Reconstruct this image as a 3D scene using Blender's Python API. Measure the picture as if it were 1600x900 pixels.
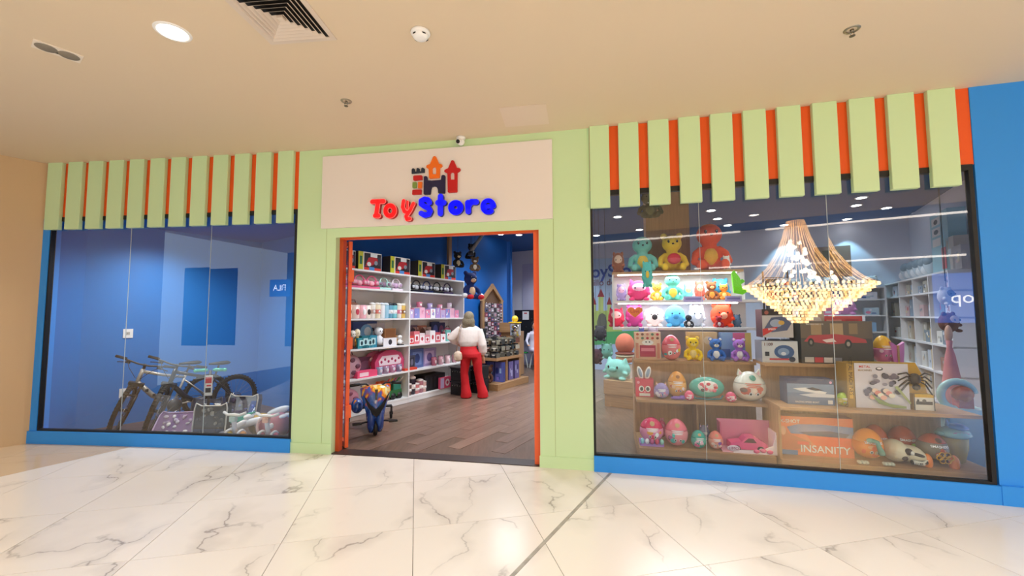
import bpy, math, random
from mathutils import Vector, Matrix, Euler
from math import sin, cos, pi, radians, sqrt
for o in list(bpy.data.objects): bpy.data.objects.remove(o)
SC = bpy.context.scene
COL = SC.collection
rng = random.Random(7)
# ------------------------------------------------------------------ camera
FPX, PITCH, ROLL, HC, EYE = 653.4, .06584, -.003436, 3.52, 1.55
cp, sp_ = cos(PITCH), sin(PITCH)
CF = Vector((0, cp, sp_))
_R0 = Vector((1, 0, 0)); _U0 = Vector((0, -sp_, cp))
CR = _R0*cos(ROLL) + _U0*sin(ROLL)
CU = -_R0*sin(ROLL) + _U0*cos(ROLL)
cd = bpy.data.cameras.new('camera'); cam = bpy.data.objects.new('camera', cd); COL.objects.link(cam)
cd.sensor_width = 36; cd.sensor_fit = 'HORIZONTAL'; cd.lens = FPX/1600*36
cd.clip_start = .05; cd.clip_end = 100
mw = Matrix((CR, CU, -CF)).transposed().to_4x4(); mw.translation = Vector((0, 0, EYE))
cam.matrix_world = mw
SC.camera = cam
# ------------------------------------------------------------------ world, exposure
w = bpy.data.worlds.new('world'); SC.world = w; w.use_nodes = True
w.node_tree.nodes['Background'].inputs[0].default_value = (.94, .99, 1, 1)
w.node_tree.nodes['Background'].inputs[1].default_value = .92
SC.view_settings.view_transform = 'Standard'; SC.view_settings.look = 'None'
SC.view_settings.exposure = 0.5; SC.view_settings.gamma = 1; SC.view_settings.use_curve_mapping = False
SC.cycles.max_bounces = 8; SC.cycles.transparent_max_bounces = 12
SC.cycles.sample_clamp_indirect = 4.0
def area(loc, sx, sy, power, col, rot=(0, 0, 0), spread=pi):
    l = bpy.data.lights.new('area_light', 'AREA'); l.shape = 'RECTANGLE'; l.size = sx; l.size_y = sy
    l.energy = power; l.color = col; l.spread = spread
    o = bpy.data.objects.new('area_light', l); COL.objects.link(o); o.location = loc; o.rotation_euler = rot
    return o
def spot(loc, power, col, ang=110, blend=.7, size=.06, rot=(0, 0, 0)):
    l = bpy.data.lights.new('spot_light', 'SPOT'); l.energy = power; l.color = col
    l.spot_size = radians(ang); l.spot_blend = blend; l.shadow_soft_size = size
    o = bpy.data.objects.new('spot_light', l); COL.objects.link(o); o.location = loc; o.rotation_euler = rot
    return o
WARM = (.94, 1, 1); COOL = (.88, .94, 1.0); NEUT = (1, .96, .92)
# the mall: recessed downlights in the corridor ceiling (one of them is in view) and an added fill light in the atrium behind
MALL_LIGHTS = [(-2.346, 2.776), (1.1, 1.0), (4.4, .2), (-6.2, 2.0), (-1.2, -.6), (2.6, -.9)]
for x, y in MALL_LIGHTS: spot((x, y, 3.47), 55, WARM, 150, .8, .12)
area((0, -4.6, 6.4), 13, 4, 860, WARM, (radians(24), 0, 0))       # added fill light behind the camera, standing in for unseen atrium light
# the store ceiling lamps, then lamps placed inside the two display windows
for x, y in [(-.9, 6.6), (.6, 7.2), (-.1, 9.3), (1.0, 11.6), (2.2, 6.4), (3.9, 6.2), (2.8, 9.2), (5.4, 7.6)]:
    spot((x, y, 3.5), 210, COOL, 140, .8, .35)
for x, y in [(1.5, 4.75), (2.9, 4.45), (3.9, 4.3)]: spot((x, y, 2.98), 20, NEUT, 140, .8, .08)
for x, y in [(-4.9, 5.9), (-3.9, 5.7)]: spot((x, y, 2.85), 110, NEUT, 150, .9, .15)  # added fill to brighten the bicycle window, no fixture there
# ------------------------------------------------------------------ measuring
O = Vector((0, 0, EYE))
def ray(x, y): return CR*((x-800)/FPX) - CU*((y-450)/FPX) + CF
def pz(x, y, z=0):
    d = ray(x, y); return O + d*((z-EYE)/d.z)
def fy(x): return 4.475 - .1954*x - .0097*x*x          # the curved shop front in plan
def fs(x): return -.1954 - .0194*x
def fp(x, d=0, z=0):
    s = fs(x); L = sqrt(1+s*s); return Vector((x + s/L*d, fy(x) - d/L, z))
class Frame:
    def __init__(s, x, y, ang):
        s.o = Vector((x, y, 0)); s.a = ang; s.ux = Vector((cos(ang), sin(ang), 0)); s.uy = Vector((-sin(ang), cos(ang), 0))
    def at(s, px, py, y=0):
        q = ray(px, py); t = (y + s.o.dot(s.uy) - O.dot(s.uy))/q.dot(s.uy); P = O+q*t
        return (P-s.o).dot(s.ux), P.z
    def on(s, px, py, z):
        P = pz(px, py, z); return (P-s.o).dot(s.ux), (P-s.o).dot(s.uy)
    def W(s, x, y, z=0): v = s.o + s.ux*x + s.uy*y; return Vector((v.x, v.y, z))
def facframe(x, d=0): p = fp(x, d); return Frame(p.x, p.y, math.atan(fs(x)))
# ------------------------------------------------------------------ materials
def lin(h):
    h = h.lstrip('#'); c = [int(h[i:i+2], 16)/255 for i in (0, 2, 4)]
    return tuple(v/12.92 if v <= .04045 else ((v+.055)/1.055)**2.4 for v in c) + (1,)
_mc = {}
def mat(h, rough=.5, metal=0, bump=0, bscale=40, emit=0, var=0, alpha=1, coat=0):
    k = (h, rough, metal, bump, bscale, emit, var, alpha, coat)
    if k in _mc: return _mc[k]
    m = bpy.data.materials.new('paint_'+h.lstrip('#')); m.use_nodes = True
    nt = m.node_tree; b = nt.nodes['Principled BSDF']; c = lin(h)
    b.inputs['Base Color'].default_value = c; b.inputs['Roughness'].default_value = rough
    b.inputs['Metallic'].default_value = metal; b.inputs['Alpha'].default_value = alpha
    if coat: b.inputs['Coat Weight'].default_value = coat
    if emit: b.inputs['Emission Color'].default_value = c; b.inputs['Emission Strength'].default_value = emit
    tc = nt.nodes.new('ShaderNodeTexCoord')
    if bump or var:
        n = nt.nodes.new('ShaderNodeTexNoise'); n.inputs['Scale'].default_value = bscale; n.inputs['Detail'].default_value = 4
        nt.links.new(tc.outputs['Object'], n.inputs['Vector'])
    if bump:
        bp = nt.nodes.new('ShaderNodeBump'); bp.inputs['Strength'].default_value = bump; bp.inputs['Distance'].default_value = .01
        nt.links.new(n.outputs['Fac'], bp.inputs['Height']); nt.links.new(bp.outputs['Normal'], b.inputs['Normal'])
    if var:
        mr = nt.nodes.new('ShaderNodeMapRange'); mr.inputs['From Min'].default_value = .3; mr.inputs['From Max'].default_value = .7
        mr.inputs['To Min'].default_value = 1-var; mr.inputs['To Max'].default_value = 1+var*.4
        hs = nt.nodes.new('ShaderNodeHueSaturation'); hs.inputs['Color'].default_value = c
        nt.links.new(n.outputs['Fac'], mr.inputs['Value']); nt.links.new(mr.outputs[0], hs.inputs['Value'])
        nt.links.new(hs.outputs[0], b.inputs['Base Color'])
    _mc[k] = m; return m
def plush(h): return mat(h, .95, 0, .5, 90, var=.08)
def gloss(h): return mat(h, .25)
def wood(name, c1, c2, scale=(1.2, 14, 14), rot=0, rough=.45):
    m = bpy.data.materials.new(name); m.use_nodes = True; nt = m.node_tree; b = nt.nodes['Principled BSDF']
    tc = nt.nodes.new('ShaderNodeTexCoord'); mp = nt.nodes.new('ShaderNodeMapping')
    oi = nt.nodes.new('ShaderNodeObjectInfo'); ad = nt.nodes.new('ShaderNodeVectorMath'); ad.operation = 'ADD'
    sc = nt.nodes.new('ShaderNodeVectorMath'); sc.operation = 'SCALE'; sc.inputs['Scale'].default_value = 37
    cx = nt.nodes.new('ShaderNodeCombineXYZ')
    for i in range(3): nt.links.new(oi.outputs['Random'], cx.inputs[i])
    nt.links.new(cx.outputs[0], sc.inputs[0]); nt.links.new(tc.outputs['Object'], ad.inputs[0]); nt.links.new(sc.outputs[0], ad.inputs[1])
    nt.links.new(ad.outputs[0], mp.inputs['Vector']); mp.inputs['Scale'].default_value = scale; mp.inputs['Rotation'].default_value = (0, 0, rot)
    n = nt.nodes.new('ShaderNodeTexNoise'); n.inputs['Scale'].default_value = 2.2; n.inputs['Detail'].default_value = 8; n.inputs['Roughness'].default_value = .62
    nt.links.new(mp.outputs[0], n.inputs['Vector'])
    r = nt.nodes.new('ShaderNodeValToRGB'); r.color_ramp.elements[0].position = .3; r.color_ramp.elements[1].position = .72
    r.color_ramp.elements[0].color = lin(c1); r.color_ramp.elements[1].color = lin(c2)
    nt.links.new(n.outputs['Fac'], r.inputs[0])
    hs = nt.nodes.new('ShaderNodeHueSaturation'); mr = nt.nodes.new('ShaderNodeMapRange'); mr.inputs['To Min'].default_value = .86; mr.inputs['To Max'].default_value = 1.12
    nt.links.new(oi.outputs['Random'], mr.inputs['Value']); nt.links.new(mr.outputs[0], hs.inputs['Value']); nt.links.new(r.outputs[0], hs.inputs['Color'])
    nt.links.new(hs.outputs[0], b.inputs['Base Color']); b.inputs['Roughness'].default_value = rough
    return m
def marble(name, base, vein, rough=.12):
    m = bpy.data.materials.new(name); m.use_nodes = True; nt = m.node_tree; b = nt.nodes['Principled BSDF']; N = nt.nodes.new; Lk = nt.links.new
    tc = N('ShaderNodeTexCoord'); oi = N('ShaderNodeObjectInfo')
    cx = N('ShaderNodeCombineXYZ'); ml = N('ShaderNodeMath'); ml.operation = 'MULTIPLY'; ml.inputs[1].default_value = 53
    Lk(oi.outputs['Random'], ml.inputs[0]); Lk(ml.outputs[0], cx.inputs[2]); Lk(ml.outputs[0], cx.inputs[0])
    ad = N('ShaderNodeVectorMath'); ad.operation = 'ADD'; Lk(tc.outputs['Object'], ad.inputs[0]); Lk(cx.outputs[0], ad.inputs[1])
    dn = N('ShaderNodeTexNoise'); dn.inputs['Scale'].default_value = 2.2; dn.inputs['Detail'].default_value = 6; Lk(ad.outputs[0], dn.inputs['Vector'])
    sb = N('ShaderNodeVectorMath'); sb.operation = 'SCALE'; sb.inputs['Scale'].default_value = .55; Lk(dn.outputs['Color'], sb.inputs[0])
    a2 = N('ShaderNodeVectorMath'); a2.operation = 'ADD'; Lk(ad.outputs[0], a2.inputs[0]); Lk(sb.outputs[0], a2.inputs[1])
    mp = N('ShaderNodeMapping'); mp.inputs['Rotation'].default_value = (0, 0, .6); mp.inputs['Scale'].default_value = (1.5, .62, 1); Lk(a2.outputs[0], mp.inputs['Vector'])
    def veins(scale, w0, w1):
        v = N('ShaderNodeTexVoronoi'); v.feature = 'DISTANCE_TO_EDGE'; v.inputs['Scale'].default_value = scale; Lk(mp.outputs[0], v.inputs['Vector'])
        r = N('ShaderNodeMapRange'); r.inputs['From Min'].default_value = w0; r.inputs['From Max'].default_value = w1; r.inputs['To Min'].default_value = 1; r.inputs['To Max'].default_value = 0
        Lk(v.outputs['Distance'], r.inputs['Value']); return r
    v1 = veins(.8, .0, .012); v2 = veins(.8, .0, .10)
    n2 = N('ShaderNodeTexNoise'); n2.inputs['Scale'].default_value = 1.7; n2.inputs['Detail'].default_value = 3; Lk(ad.outputs[0], n2.inputs['Vector'])
    mk = N('ShaderNodeMapRange'); mk.inputs['From Min'].default_value = .42; mk.inputs['From Max'].default_value = .62; Lk(n2.outputs['Fac'], mk.inputs['Value'])
    m1 = N('ShaderNodeMath'); m1.operation = 'MULTIPLY'; Lk(v1.outputs[0], m1.inputs[0]); Lk(mk.outputs[0], m1.inputs[1])
    m2 = N('ShaderNodeMath'); m2.operation = 'MULTIPLY'; Lk(v2.outputs[0], m2.inputs[0]); m2.inputs[1].default_value = .28
    m3 = N('ShaderNodeMath'); m3.operation = 'MULTIPLY'; Lk(m2.outputs[0], m3.inputs[0]); Lk(mk.outputs[0], m3.inputs[1])
    mx = N('ShaderNodeMath'); mx.operation = 'MAXIMUM'; Lk(m1.outputs[0], mx.inputs[0]); Lk(m3.outputs[0], mx.inputs[1])
    m4 = N('ShaderNodeMath'); m4.operation = 'MULTIPLY'; m4.inputs[1].default_value = .8; Lk(mx.outputs[0], m4.inputs[0])
    mi = N('ShaderNodeMix'); mi.data_type = 'RGBA'; mi.inputs[6].default_value = lin(base); mi.inputs[7].default_value = lin(vein)
    Lk(m4.outputs[0], mi.inputs[0]); Lk(mi.outputs[2], b.inputs['Base Color']); b.inputs['Roughness'].default_value = rough
    return m
def glass(name, refl0, refl1, tint='#ffffff'):
    m = bpy.data.materials.new(name); m.use_nodes = True; nt = m.node_tree; nt.nodes.remove(nt.nodes['Principled BSDF'])
    t = nt.nodes.new('ShaderNodeBsdfTransparent'); t.inputs[0].default_value = lin(tint)
    g = nt.nodes.new('ShaderNodeBsdfGlossy'); g.inputs['Roughness'].default_value = 0
    lw = nt.nodes.new('ShaderNodeLayerWeight'); lw.inputs[0].default_value = .35
    mr = nt.nodes.new('ShaderNodeMapRange'); mr.inputs['To Min'].default_value = refl0; mr.inputs['To Max'].default_value = refl1
    mx = nt.nodes.new('ShaderNodeMixShader'); nt.links.new(lw.outputs['Facing'], mr.inputs['Value'])
    nt.links.new(mr.outputs[0], mx.inputs[0]); nt.links.new(t.outputs[0], mx.inputs[1]); nt.links.new(g.outputs[0], mx.inputs[2])
    nt.links.new(mx.outputs[0], nt.nodes['Material Output'].inputs[0]); return m
M_GLASS = glass('window_glass', .085, .34, '#f2f7f8'); M_DOORGLASS = glass('door_glass', .06, .4)
M_FILM = glass('clear_film', .14, .5)
M_WOOD = wood('oak_laminate', '#a07850', '#bd9266', (1.0, 18, 18)); M_WOODV = wood('oak_upright', '#a07850', '#bd9266', (18, 18, 1.0))
M_PLANK = wood('floor_plank', '#6d5546', '#907363', (1.3, 12, 12), rough=.3)
M_MARBLE = marble('marble_tile', '#ebe0d5', '#8a7c72', .2); M_BEIGETILE = marble('beige_tile', '#cfb596', '#bba184', .18)
BLACK = mat('#0e0d0d', .5); WHITE = mat('#f0eeec', .45); SHELFW = mat('#e9e6e6', .4); DARK = mat('#26262a', .5); CHROME = mat('#c8c8cc', .2, 1)
# ------------------------------------------------------------------ mesh builder
class MB:
    def __init__(s): s.v = []; s.f = []; s.mi = []; s.sm = []; s.mats = []; s.T = Matrix()
    def m_(s, m):
        if m is None: m = WHITE
        if isinstance(m, str): m = mat(m)
        if m not in s.mats: s.mats.append(m)
        return s.mats.index(m)
    def add(s, vs, fs_, m, smooth=False):
        o = len(s.v); s.v += [tuple(s.T @ Vector(p)) for p in vs]; i = s.m_(m)
        for f in fs_: s.f.append([o+k for k in f]); s.mi.append(i); s.sm.append(smooth)
    def box(s, x0, x1, y0, y1, z0, z1, m, bev=0):
        if x0 > x1: x0, x1 = x1, x0
        if y0 > y1: y0, y1 = y1, y0
        if z0 > z1: z0, z1 = z1, z0
        if bev:
            b = bev; pr = [(x0+b, y0), (x1-b, y0), (x1, y0+b), (x1, y1-b), (x1-b, y1), (x0+b, y1), (x0, y1-b), (x0, y0+b)]
            vs = [(x, y, z) for z in (z0, z1) for x, y in pr]
            s.add(vs, [list(range(7, -1, -1)), list(range(8, 16))]+[[i, (i+1) % 8, 8+(i+1) % 8, 8+i] for i in range(8)], m); return
        vs = [(x, y, z) for z in (z0, z1) for x, y in ((x0, y0), (x1, y0), (x1, y1), (x0, y1))]
        s.add(vs, [(3, 2, 1, 0), (4, 5, 6, 7), (0, 1, 5, 4), (1, 2, 6, 5), (2, 3, 7, 6), (3, 0, 4, 7)], m)
    def quad(s, a, b, c, d, m): s.add([a, b, c, d], [(0, 1, 2, 3)], m)
    def prism(s, poly, y0, y1, m, m2=None):          # polygon in XZ, extruded along Y, front at y0
        n = len(poly)
        s.add([(x, y0, z) for x, z in poly]+[(x, y1, z) for x, z in poly], [list(range(n)), list(range(2*n-1, n-1, -1))], m)
        s.add([(x, y0, z) for x, z in poly]+[(x, y1, z) for x, z in poly], [[i, n+i, n+(i+1) % n, (i+1) % n] for i in range(n)], m2 or m)
    def slab(s, poly, z0, z1, m):                     # polygon in XY extruded along Z
        n = len(poly)
        s.add([(x, y, z0) for x, y in poly]+[(x, y, z1) for x, y in poly], [list(range(n-1, -1, -1)), list(range(n, 2*n))]+[[i, (i+1) % n, n+(i+1) % n, n+i] for i in range(n)], m)
    def rings(s, R, m, smooth=True, cap=True, closed=False):
        n = len(R[0]); vs = [p for r in R for p in r]; F = []
        for i in range(len(R)-1 if not closed else len(R)):
            a = i*n; b = ((i+1) % len(R))*n
            for j in range(n): F.append([a+j, a+(j+1) % n, b+(j+1) % n, b+j])
        if cap and not closed: F.append(list(range(n-1, -1, -1))); F.append([(len(R)-1)*n+j for j in range(n)])
        s.add(vs, F, m, smooth)
    def tube(s, pts, r, m, n=8, smooth=True, closed=False):
        pts = [Vector(p) for p in pts]; rr = r if isinstance(r, (list, tuple)) else [r]*len(pts); R = []
        up = None; N = len(pts)
        for i, p in enumerate(pts):
            if closed: d = pts[(i+1) % N]-pts[i-1]
            else: d = pts[min(i+1, N-1)]-pts[max(i-1, 0)]
            d.normalize()
            if up is None: up = Vector((0, 0, 1)) if abs(d.z) < .9 else Vector((1, 0, 0))
            a = d.cross(up); a.normalize(); b = a.cross(d); up = b
            R.append([tuple(p+(a*cos(t)+b*sin(t))*rr[i]) for t in [2*pi*k/n for k in range(n)]])
        s.rings(R, m, smooth, True, closed)
    def cyl(s, p0, p1, r, m, n=16, r1=None): s.tube([p0, p1], [r, r if r1 is None else r1], m, n, smooth=n > 8)
    def torus(s, c, R, r, ax, m, n=32, k=8, a0=0, a1=2*pi):
        ax = Vector(ax).normalized(); u = ax.orthogonal().normalized(); v = ax.cross(u)
        if abs(ax.y) > .9: u = Vector((1, 0, 0)); v = Vector((0, 0, 1))
        full = abs(a1-a0-2*pi) < 1e-6; N = n if full else n+1; c = Vector(c)
        s.tube([c+(u*cos(a0+(a1-a0)*i/n)+v*sin(a0+(a1-a0)*i/n))*R for i in range(N)], r, m, k, True, full)
    def ell(s, c, r, m, rot=None, nu=14, nv=9, f=None):
        c = Vector(c); r = (r, r, r) if not isinstance(r, (tuple, list)) else r; q = Euler(rot or (0, 0, 0)).to_matrix(); R = []
        for i in range(nv+1):
            t = pi*(.02+.96*i/nv)-pi/2
            R.append([tuple(c+q @ Vector((r[0]*cos(t)*cos(2*pi*j/nu), r[1]*cos(t)*sin(2*pi*j/nu), r[2]*sin(t)))) for j in range(nu)])
        s.rings(R, m)
    def lathe(s, prof, c, m, n=20, sy=1, smooth=True, cap=True):
        s.rings([[(c[0]+r*cos(2*pi*j/n), c[1]+r*sy*sin(2*pi*j/n), c[2]+z) for j in range(n)] for r, z in prof], m, smooth, cap)
    def text(s, t, x, z, size, y, m, mirror=False, align='CENTER', bold=0, depth=0, rot=0):
        me = textmesh(t, align, bold); k = -1 if mirror else 1
        R = Matrix.Rotation(rot, 3, 'Y')
        vs = [R @ Vector((v.co.x*size*k, 0, v.co.y*size)) + Vector((x, y, z)) for v in me.vertices]
        s.add([tuple(v) for v in vs], [list(p.vertices) for p in me.polygons], m)
    def build(s, name, parent=None, loc=None, rotz=0):
        me = bpy.data.meshes.new(name); me.from_pydata(s.v, [], s.f)
        for m in s.mats: me.materials.append(m)
        me.polygons.foreach_set('material_index', s.mi); me.polygons.foreach_set('use_smooth', s.sm); me.update()
        o = bpy.data.objects.new(name, me); COL.objects.link(o)
        if parent: o.parent = parent
        if loc is not None: o.location = loc
        o.rotation_euler.z = rotz
        return o
_tc = {}
def textmesh(t, align='CENTER', bold=0):
    k = (t, align, bold)
    if k not in _tc:
        c = bpy.data.curves.new('text', 'FONT'); c.body = t; c.align_x = align; c.align_y = 'CENTER'; c.offset = bold; c.resolution_u = 3
        o = bpy.data.objects.new('text', c); COL.objects.link(o)
        _tc[k] = bpy.data.meshes.new_from_object(o.evaluated_get(bpy.context.evaluated_depsgraph_get()))
        bpy.data.objects.remove(o)
    return _tc[k]
def melt(mb, name, parent, voxel, smooth=4, loc=None, rotz=0):       # fuse overlapping forms into one continuous surface
    t = mb.build('tmp'); r = t.modifiers.new('r', 'REMESH'); r.mode = 'VOXEL'; r.voxel_size = voxel; r.use_smooth_shade = True
    q = t.modifiers.new('s', 'SMOOTH'); q.factor = .5; q.iterations = smooth
    me = bpy.data.meshes.new_from_object(t.evaluated_get(bpy.context.evaluated_depsgraph_get())); bpy.data.objects.remove(t)
    me.materials.clear()
    for m in mb.mats[:1]: me.materials.append(m)
    me.polygons.foreach_set('use_smooth', [True]*len(me.polygons)); me.polygons.foreach_set('material_index', [0]*len(me.polygons)); me.name = name
    o = bpy.data.objects.new(name, me); COL.objects.link(o)
    if parent: o.parent = parent
    if loc is not None: o.location = loc
    o.rotation_euler.z = rotz
    return o
def tag(o, label=None, cat=None, group=None, kind=None):
    if label: o['label'] = label
    if cat: o['category'] = cat
    if group: o['group'] = group
    if kind: o['kind'] = kind
    return o
def thing(name, label, cat, loc, rotz=0, group=None):
    o = bpy.data.objects.new(name, None); COL.objects.link(o); o.location = loc; o.rotation_euler.z = rotz; o.empty_display_size = .1
    return tag(o, label, cat, group)
def struct(mb, name, parent=None, label=None, cat=None, loc=None, rotz=0):
    o = mb.build(name, parent, loc, rotz)
    if not parent: tag(o, label, cat, None, 'structure')
    elif label: o['label'] = label
    return o
KIDS = {}
def copy_tree(o, parent=None):
    c = o.copy(); COL.objects.link(c); c.parent = parent
    for ch in [k for k in bpy.data.objects if k.parent == o]: copy_tree(ch, c)
    return c
ORD = ['first', 'second', 'third', 'fourth', 'fifth', 'sixth', 'seventh', 'eighth', 'ninth', 'tenth', 'eleventh', 'twelfth', 'thirteenth', 'fourteenth', 'fifteenth']
def segs(x0, x1, n=None):
    n = n or max(1, int(abs(x1-x0)/.3)); return [x0+(x1-x0)*i/n for i in range(n+1)]
def ribbon(mb, x0, x1, z0, z1, d0, d1, m, n=None):     # a board that follows the curved front; d towards the corridor
    R = []
    for x in segs(x0, x1, n):
        a, b = fp(x, d1), fp(x, d0)
        R.append([(a.x, a.y, z0), (b.x, b.y, z0), (b.x, b.y, z1), (a.x, a.y, z1)])
    mb.rings(R, m, False)
# ================================================================== STRUCTURE
GREEN = mat('#cbe6b4', .55); BLUE = mat('#2a90ea', .5); ORANGE = mat('#ee5a10', .5); PANELW = mat('#ebe2dc', .45)
WBLUE = mat('#0a5cae', .6); CEILM = mat('#dcc8ac', .8); BEIGEW = mat('#cdae88', .75); SWALL = mat('#dcdbe6', .7); SCEIL = mat('#1c4f8c', .8)
def clip(poly, a, b, c):                               # keep a*x+b*y<=c
    out = []
    for i in range(len(poly)):
        p, q = poly[i], poly[(i+1) % len(poly)]; dp = a*p[0]+b*p[1]-c; dq = a*q[0]+b*q[1]-c
        if dp <= 0: out.append(p)
        if (dp < 0 < dq) or (dq < 0 < dp):
            t = dp/(dp-dq); out.append((p[0]+(q[0]-p[0])*t, p[1]+(q[1]-p[1])*t))
    return out
def clip_front(poly, off=0):
    for i in range(14):
        x = -7+i; s = fs(x); poly = clip(poly, -s, 1, fy(x)-s*x-off)
        if len(poly) < 3: return []
    return poly
# corridor floor: screed below, every tile on it
fl = MB(); fl.slab([(-9, -10), (9, -10), (9, 2.4)]+[(x, fy(x)) for x in (6.5, 5, 4, 3, 2, 1, 0, -1, -2, -3, -4, -5, -6)]+[(-9, 3)], -.08, -.006, mat('#8b7d70', .8))
FLOOR = struct(fl, 'floor', label='corridor floor of large polished white marble tiles', cat='floor')
TH = radians(12.96); dd = Vector((cos(TH), sin(TH))); ee = Vector((-sin(TH), cos(TH)))
A_ = pz(0, 745); B_ = pz(200, 699.5); lb = (B_.xy-A_.xy).normalized(); ln = Vector((-lb.y, lb.x)); lc = ln.dot(A_.xy)   # beige border line
J0 = pz(955, 738); J1 = pz(800, 900); jb = (J1.xy-J0.xy).normalized(); jn = Vector((-jb.y, jb.x)); jc = jn.dot(J0.xy)
def tile(poly, m):
    if len(poly) < 3: return
    cx = sum(p[0] for p in poly)/len(poly); cy = sum(p[1] for p in poly)/len(poly)
    b = MB(); b.slab([(x-cx, y-cy) for x, y in poly], -.02, 0, m); o = b.build('tile', FLOOR, (cx, cy, 0))
def bits(poly, fns):
    for a, b, c in fns:
        poly = clip(poly, a, b, c)
        if len(poly) < 3: return []
    return poly
GAP = .0022
for i in range(-9, 8):
    for k in range(-9, 5):
        u0, u1 = i*.88+GAP, (i+1)*.88-GAP; v0, v1 = 3.25+(k-1)*.884+GAP, 3.25+k*.884-GAP
        P = [tuple(dd*u+ee*v) for u, v in ((u0, v0), (u1, v0), (u1, v1), (u0, v1))]
        if max(p[1] for p in P) < -3 or min(p[0] for p in P) > 7: continue
        P = clip_front(P)
        if len(P) < 3: continue
        W_ = bits(P, [(ln.x, ln.y, lc-GAP)])
        for s_ in (1, -1): tile(bits(W_, [(jn.x*s_, jn.y*s_, jc*s_-.014)]) if W_ else [], M_MARBLE)
        if min(p[1] for p in P) > 2: tile(bits(P, [(-ln.x, -ln.y, -lc-GAP)]), M_BEIGETILE)
b = MB(); e1 = J0.xy-jb*.2; e2 = J1.xy+jb*3
b.slab([tuple(e1+jn*.013), tuple(e1-jn*.013), tuple(e2-jn*.013), tuple(e2+jn*.013)][::-1], -.01, .0015, mat('#b0a698', .5, .2, var=.3, bscale=9))
o = b.build('expansion_joint', FLOOR); o['label'] = 'grey metal expansion joint strip across the marble'
# corridor ceiling and left wall
c = MB(); c.slab([(-9, -1.6), (9, -1.6), (9, 2.6)]+[(x, fy(x)+.35) for x in (6.5, 5, 4, 3, 2, 1, 0, -1, -2, -3, -4, -5, -6, -7)]+[(-9, 5.6)], 3.52, 3.6, CEILM)
CEIL = struct(c, 'ceiling', label='smooth beige plaster ceiling over the mall corridor', cat='ceiling')
lw = Vector((-.24, -.30)).normalized(); L0 = Vector((-5.965, 5.27)); L1 = L0+lw*4.5; lo = Vector((lw.y, -lw.x))*.12
b = MB(); b.slab([tuple(L0), tuple(L1), tuple(L1+Vector((-.12, .1))), tuple(L0+Vector((-.12, .1)))], 0, 3.52, BEIGEW); struct(b, 'wall_left', label='plain beige plaster side wall at the left edge', cat='wall')
# front: green portal
b = MB(); ribbon(b, -2.534, -2.042, 0, 3.52, -.14, .02, GREEN); ribbon(b, .289, .82, 0, 3.52, -.14, .02, GREEN); ribbon(b, -2.042, .289, 2.49, 3.52, -.14, .02, GREEN)
PORTAL = struct(b, 'wall_front', label='pale green portal wall around the shop doorway', cat='wall')
for x0, x1 in ((-2.545, -2.036), (.283, .83)):
    b = MB(); ribbon(b, x0, x1, 0, .115, .0205, .032, GREEN); b.build('skirting', PORTAL)
b = MB(); ribbon(b, -2.045, .292, 2.46, 2.575, .0205, .027, GREEN); b.build('lintel_panel', PORTAL)
for x0, x1 in ((-2.16, -2.155), (.44, .445)):
    b = MB(); ribbon(b, x0, x1, .115, 2.57, .0205, .0215, mat('#a9c07c')); b.build('panel_joint', PORTAL)
# threshold
b = MB(); ribbon(b, -2.04, .29, 0, .008, -.16, .02, mat('#3a2c26', .4)); struct(b, 'trim_1', label='dark brown threshold strip in the doorway', cat='threshold')
# plinths
b = MB(); ribbon(b, -5.985, -2.53, 0, .15, -.1, .045, BLUE); struct(b, 'baseboard_left', label='bright blue plinth under the left display window', cat='plinth')
b = MB(); ribbon(b, .82, 3.99, 0, .15, -.1, .045, BLUE); struct(b, 'baseboard_right', label='bright blue plinth under the right display window', cat='plinth')
b = MB(); ribbon(b, 3.99, 6.6, 0, 3.52, -.1, .02, BLUE, 8); ribbon(b, 3.985, 6.6, 0, .155, .0205, .05, BLUE, 8)
struct(b, 'wall_right', label='bright blue wall panel right of the display window', cat='wall')
# windows
def window(nm, x0, x1, seams, z0, z1, lab):
    b = MB(); fr = BLACK
    ribbon(b, x0, x1, z0, z0+.022, -.03, .022, fr); ribbon(b, x0, x1, z1-.03, z1+.02, -.03, .022, fr)
    ribbon(b, x0, x0+.022, z0, z1, -.03, .022, fr, 1); ribbon(b, x1-.03, x1, z0, z1, -.03, .022, fr, 1)
    W0 = struct(b, nm, label=lab, cat='window')
    S = [x0+.02]+seams+[x1-.025]
    for i in range(len(S)-1):
        a, c = fp(S[i]+.002), fp(S[i+1]-.002); p = MB()
        p.add([(a.x, a.y, z0+.02), (c.x, c.y, z0+.02), (c.x, c.y, z1-.02), (a.x, a.y, z1-.02)], [(0, 1, 2, 3)], M_GLASS)
        p.build('pane', W0)
        if i:
            a = fp(S[i]); t = MB(); t.box(-.0014, .0014, -.003, .005, z0+.02, z1-.02, mat('#b9c4c6', .3)); o = t.build('silicone_joint', W0, (a.x, a.y, 0), math.atan(fs(S[i])))
    return W0
window('window_1', -5.875, -2.534, [-4.77, -3.675], .15, 2.8, 'large left display window of three frameless glass panes')
window('window_2', .82, 3.975, [1.85, 2.92], .15, 2.82, 'large right display window of three frameless glass panes')
b = MB(); ribbon(b, -5.985, -5.872, .15, 2.8, -.1, .03, BLUE, 1); struct(b, 'trim_2', label='narrow blue jamb at the left end of the left window', cat='jamb')
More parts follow.
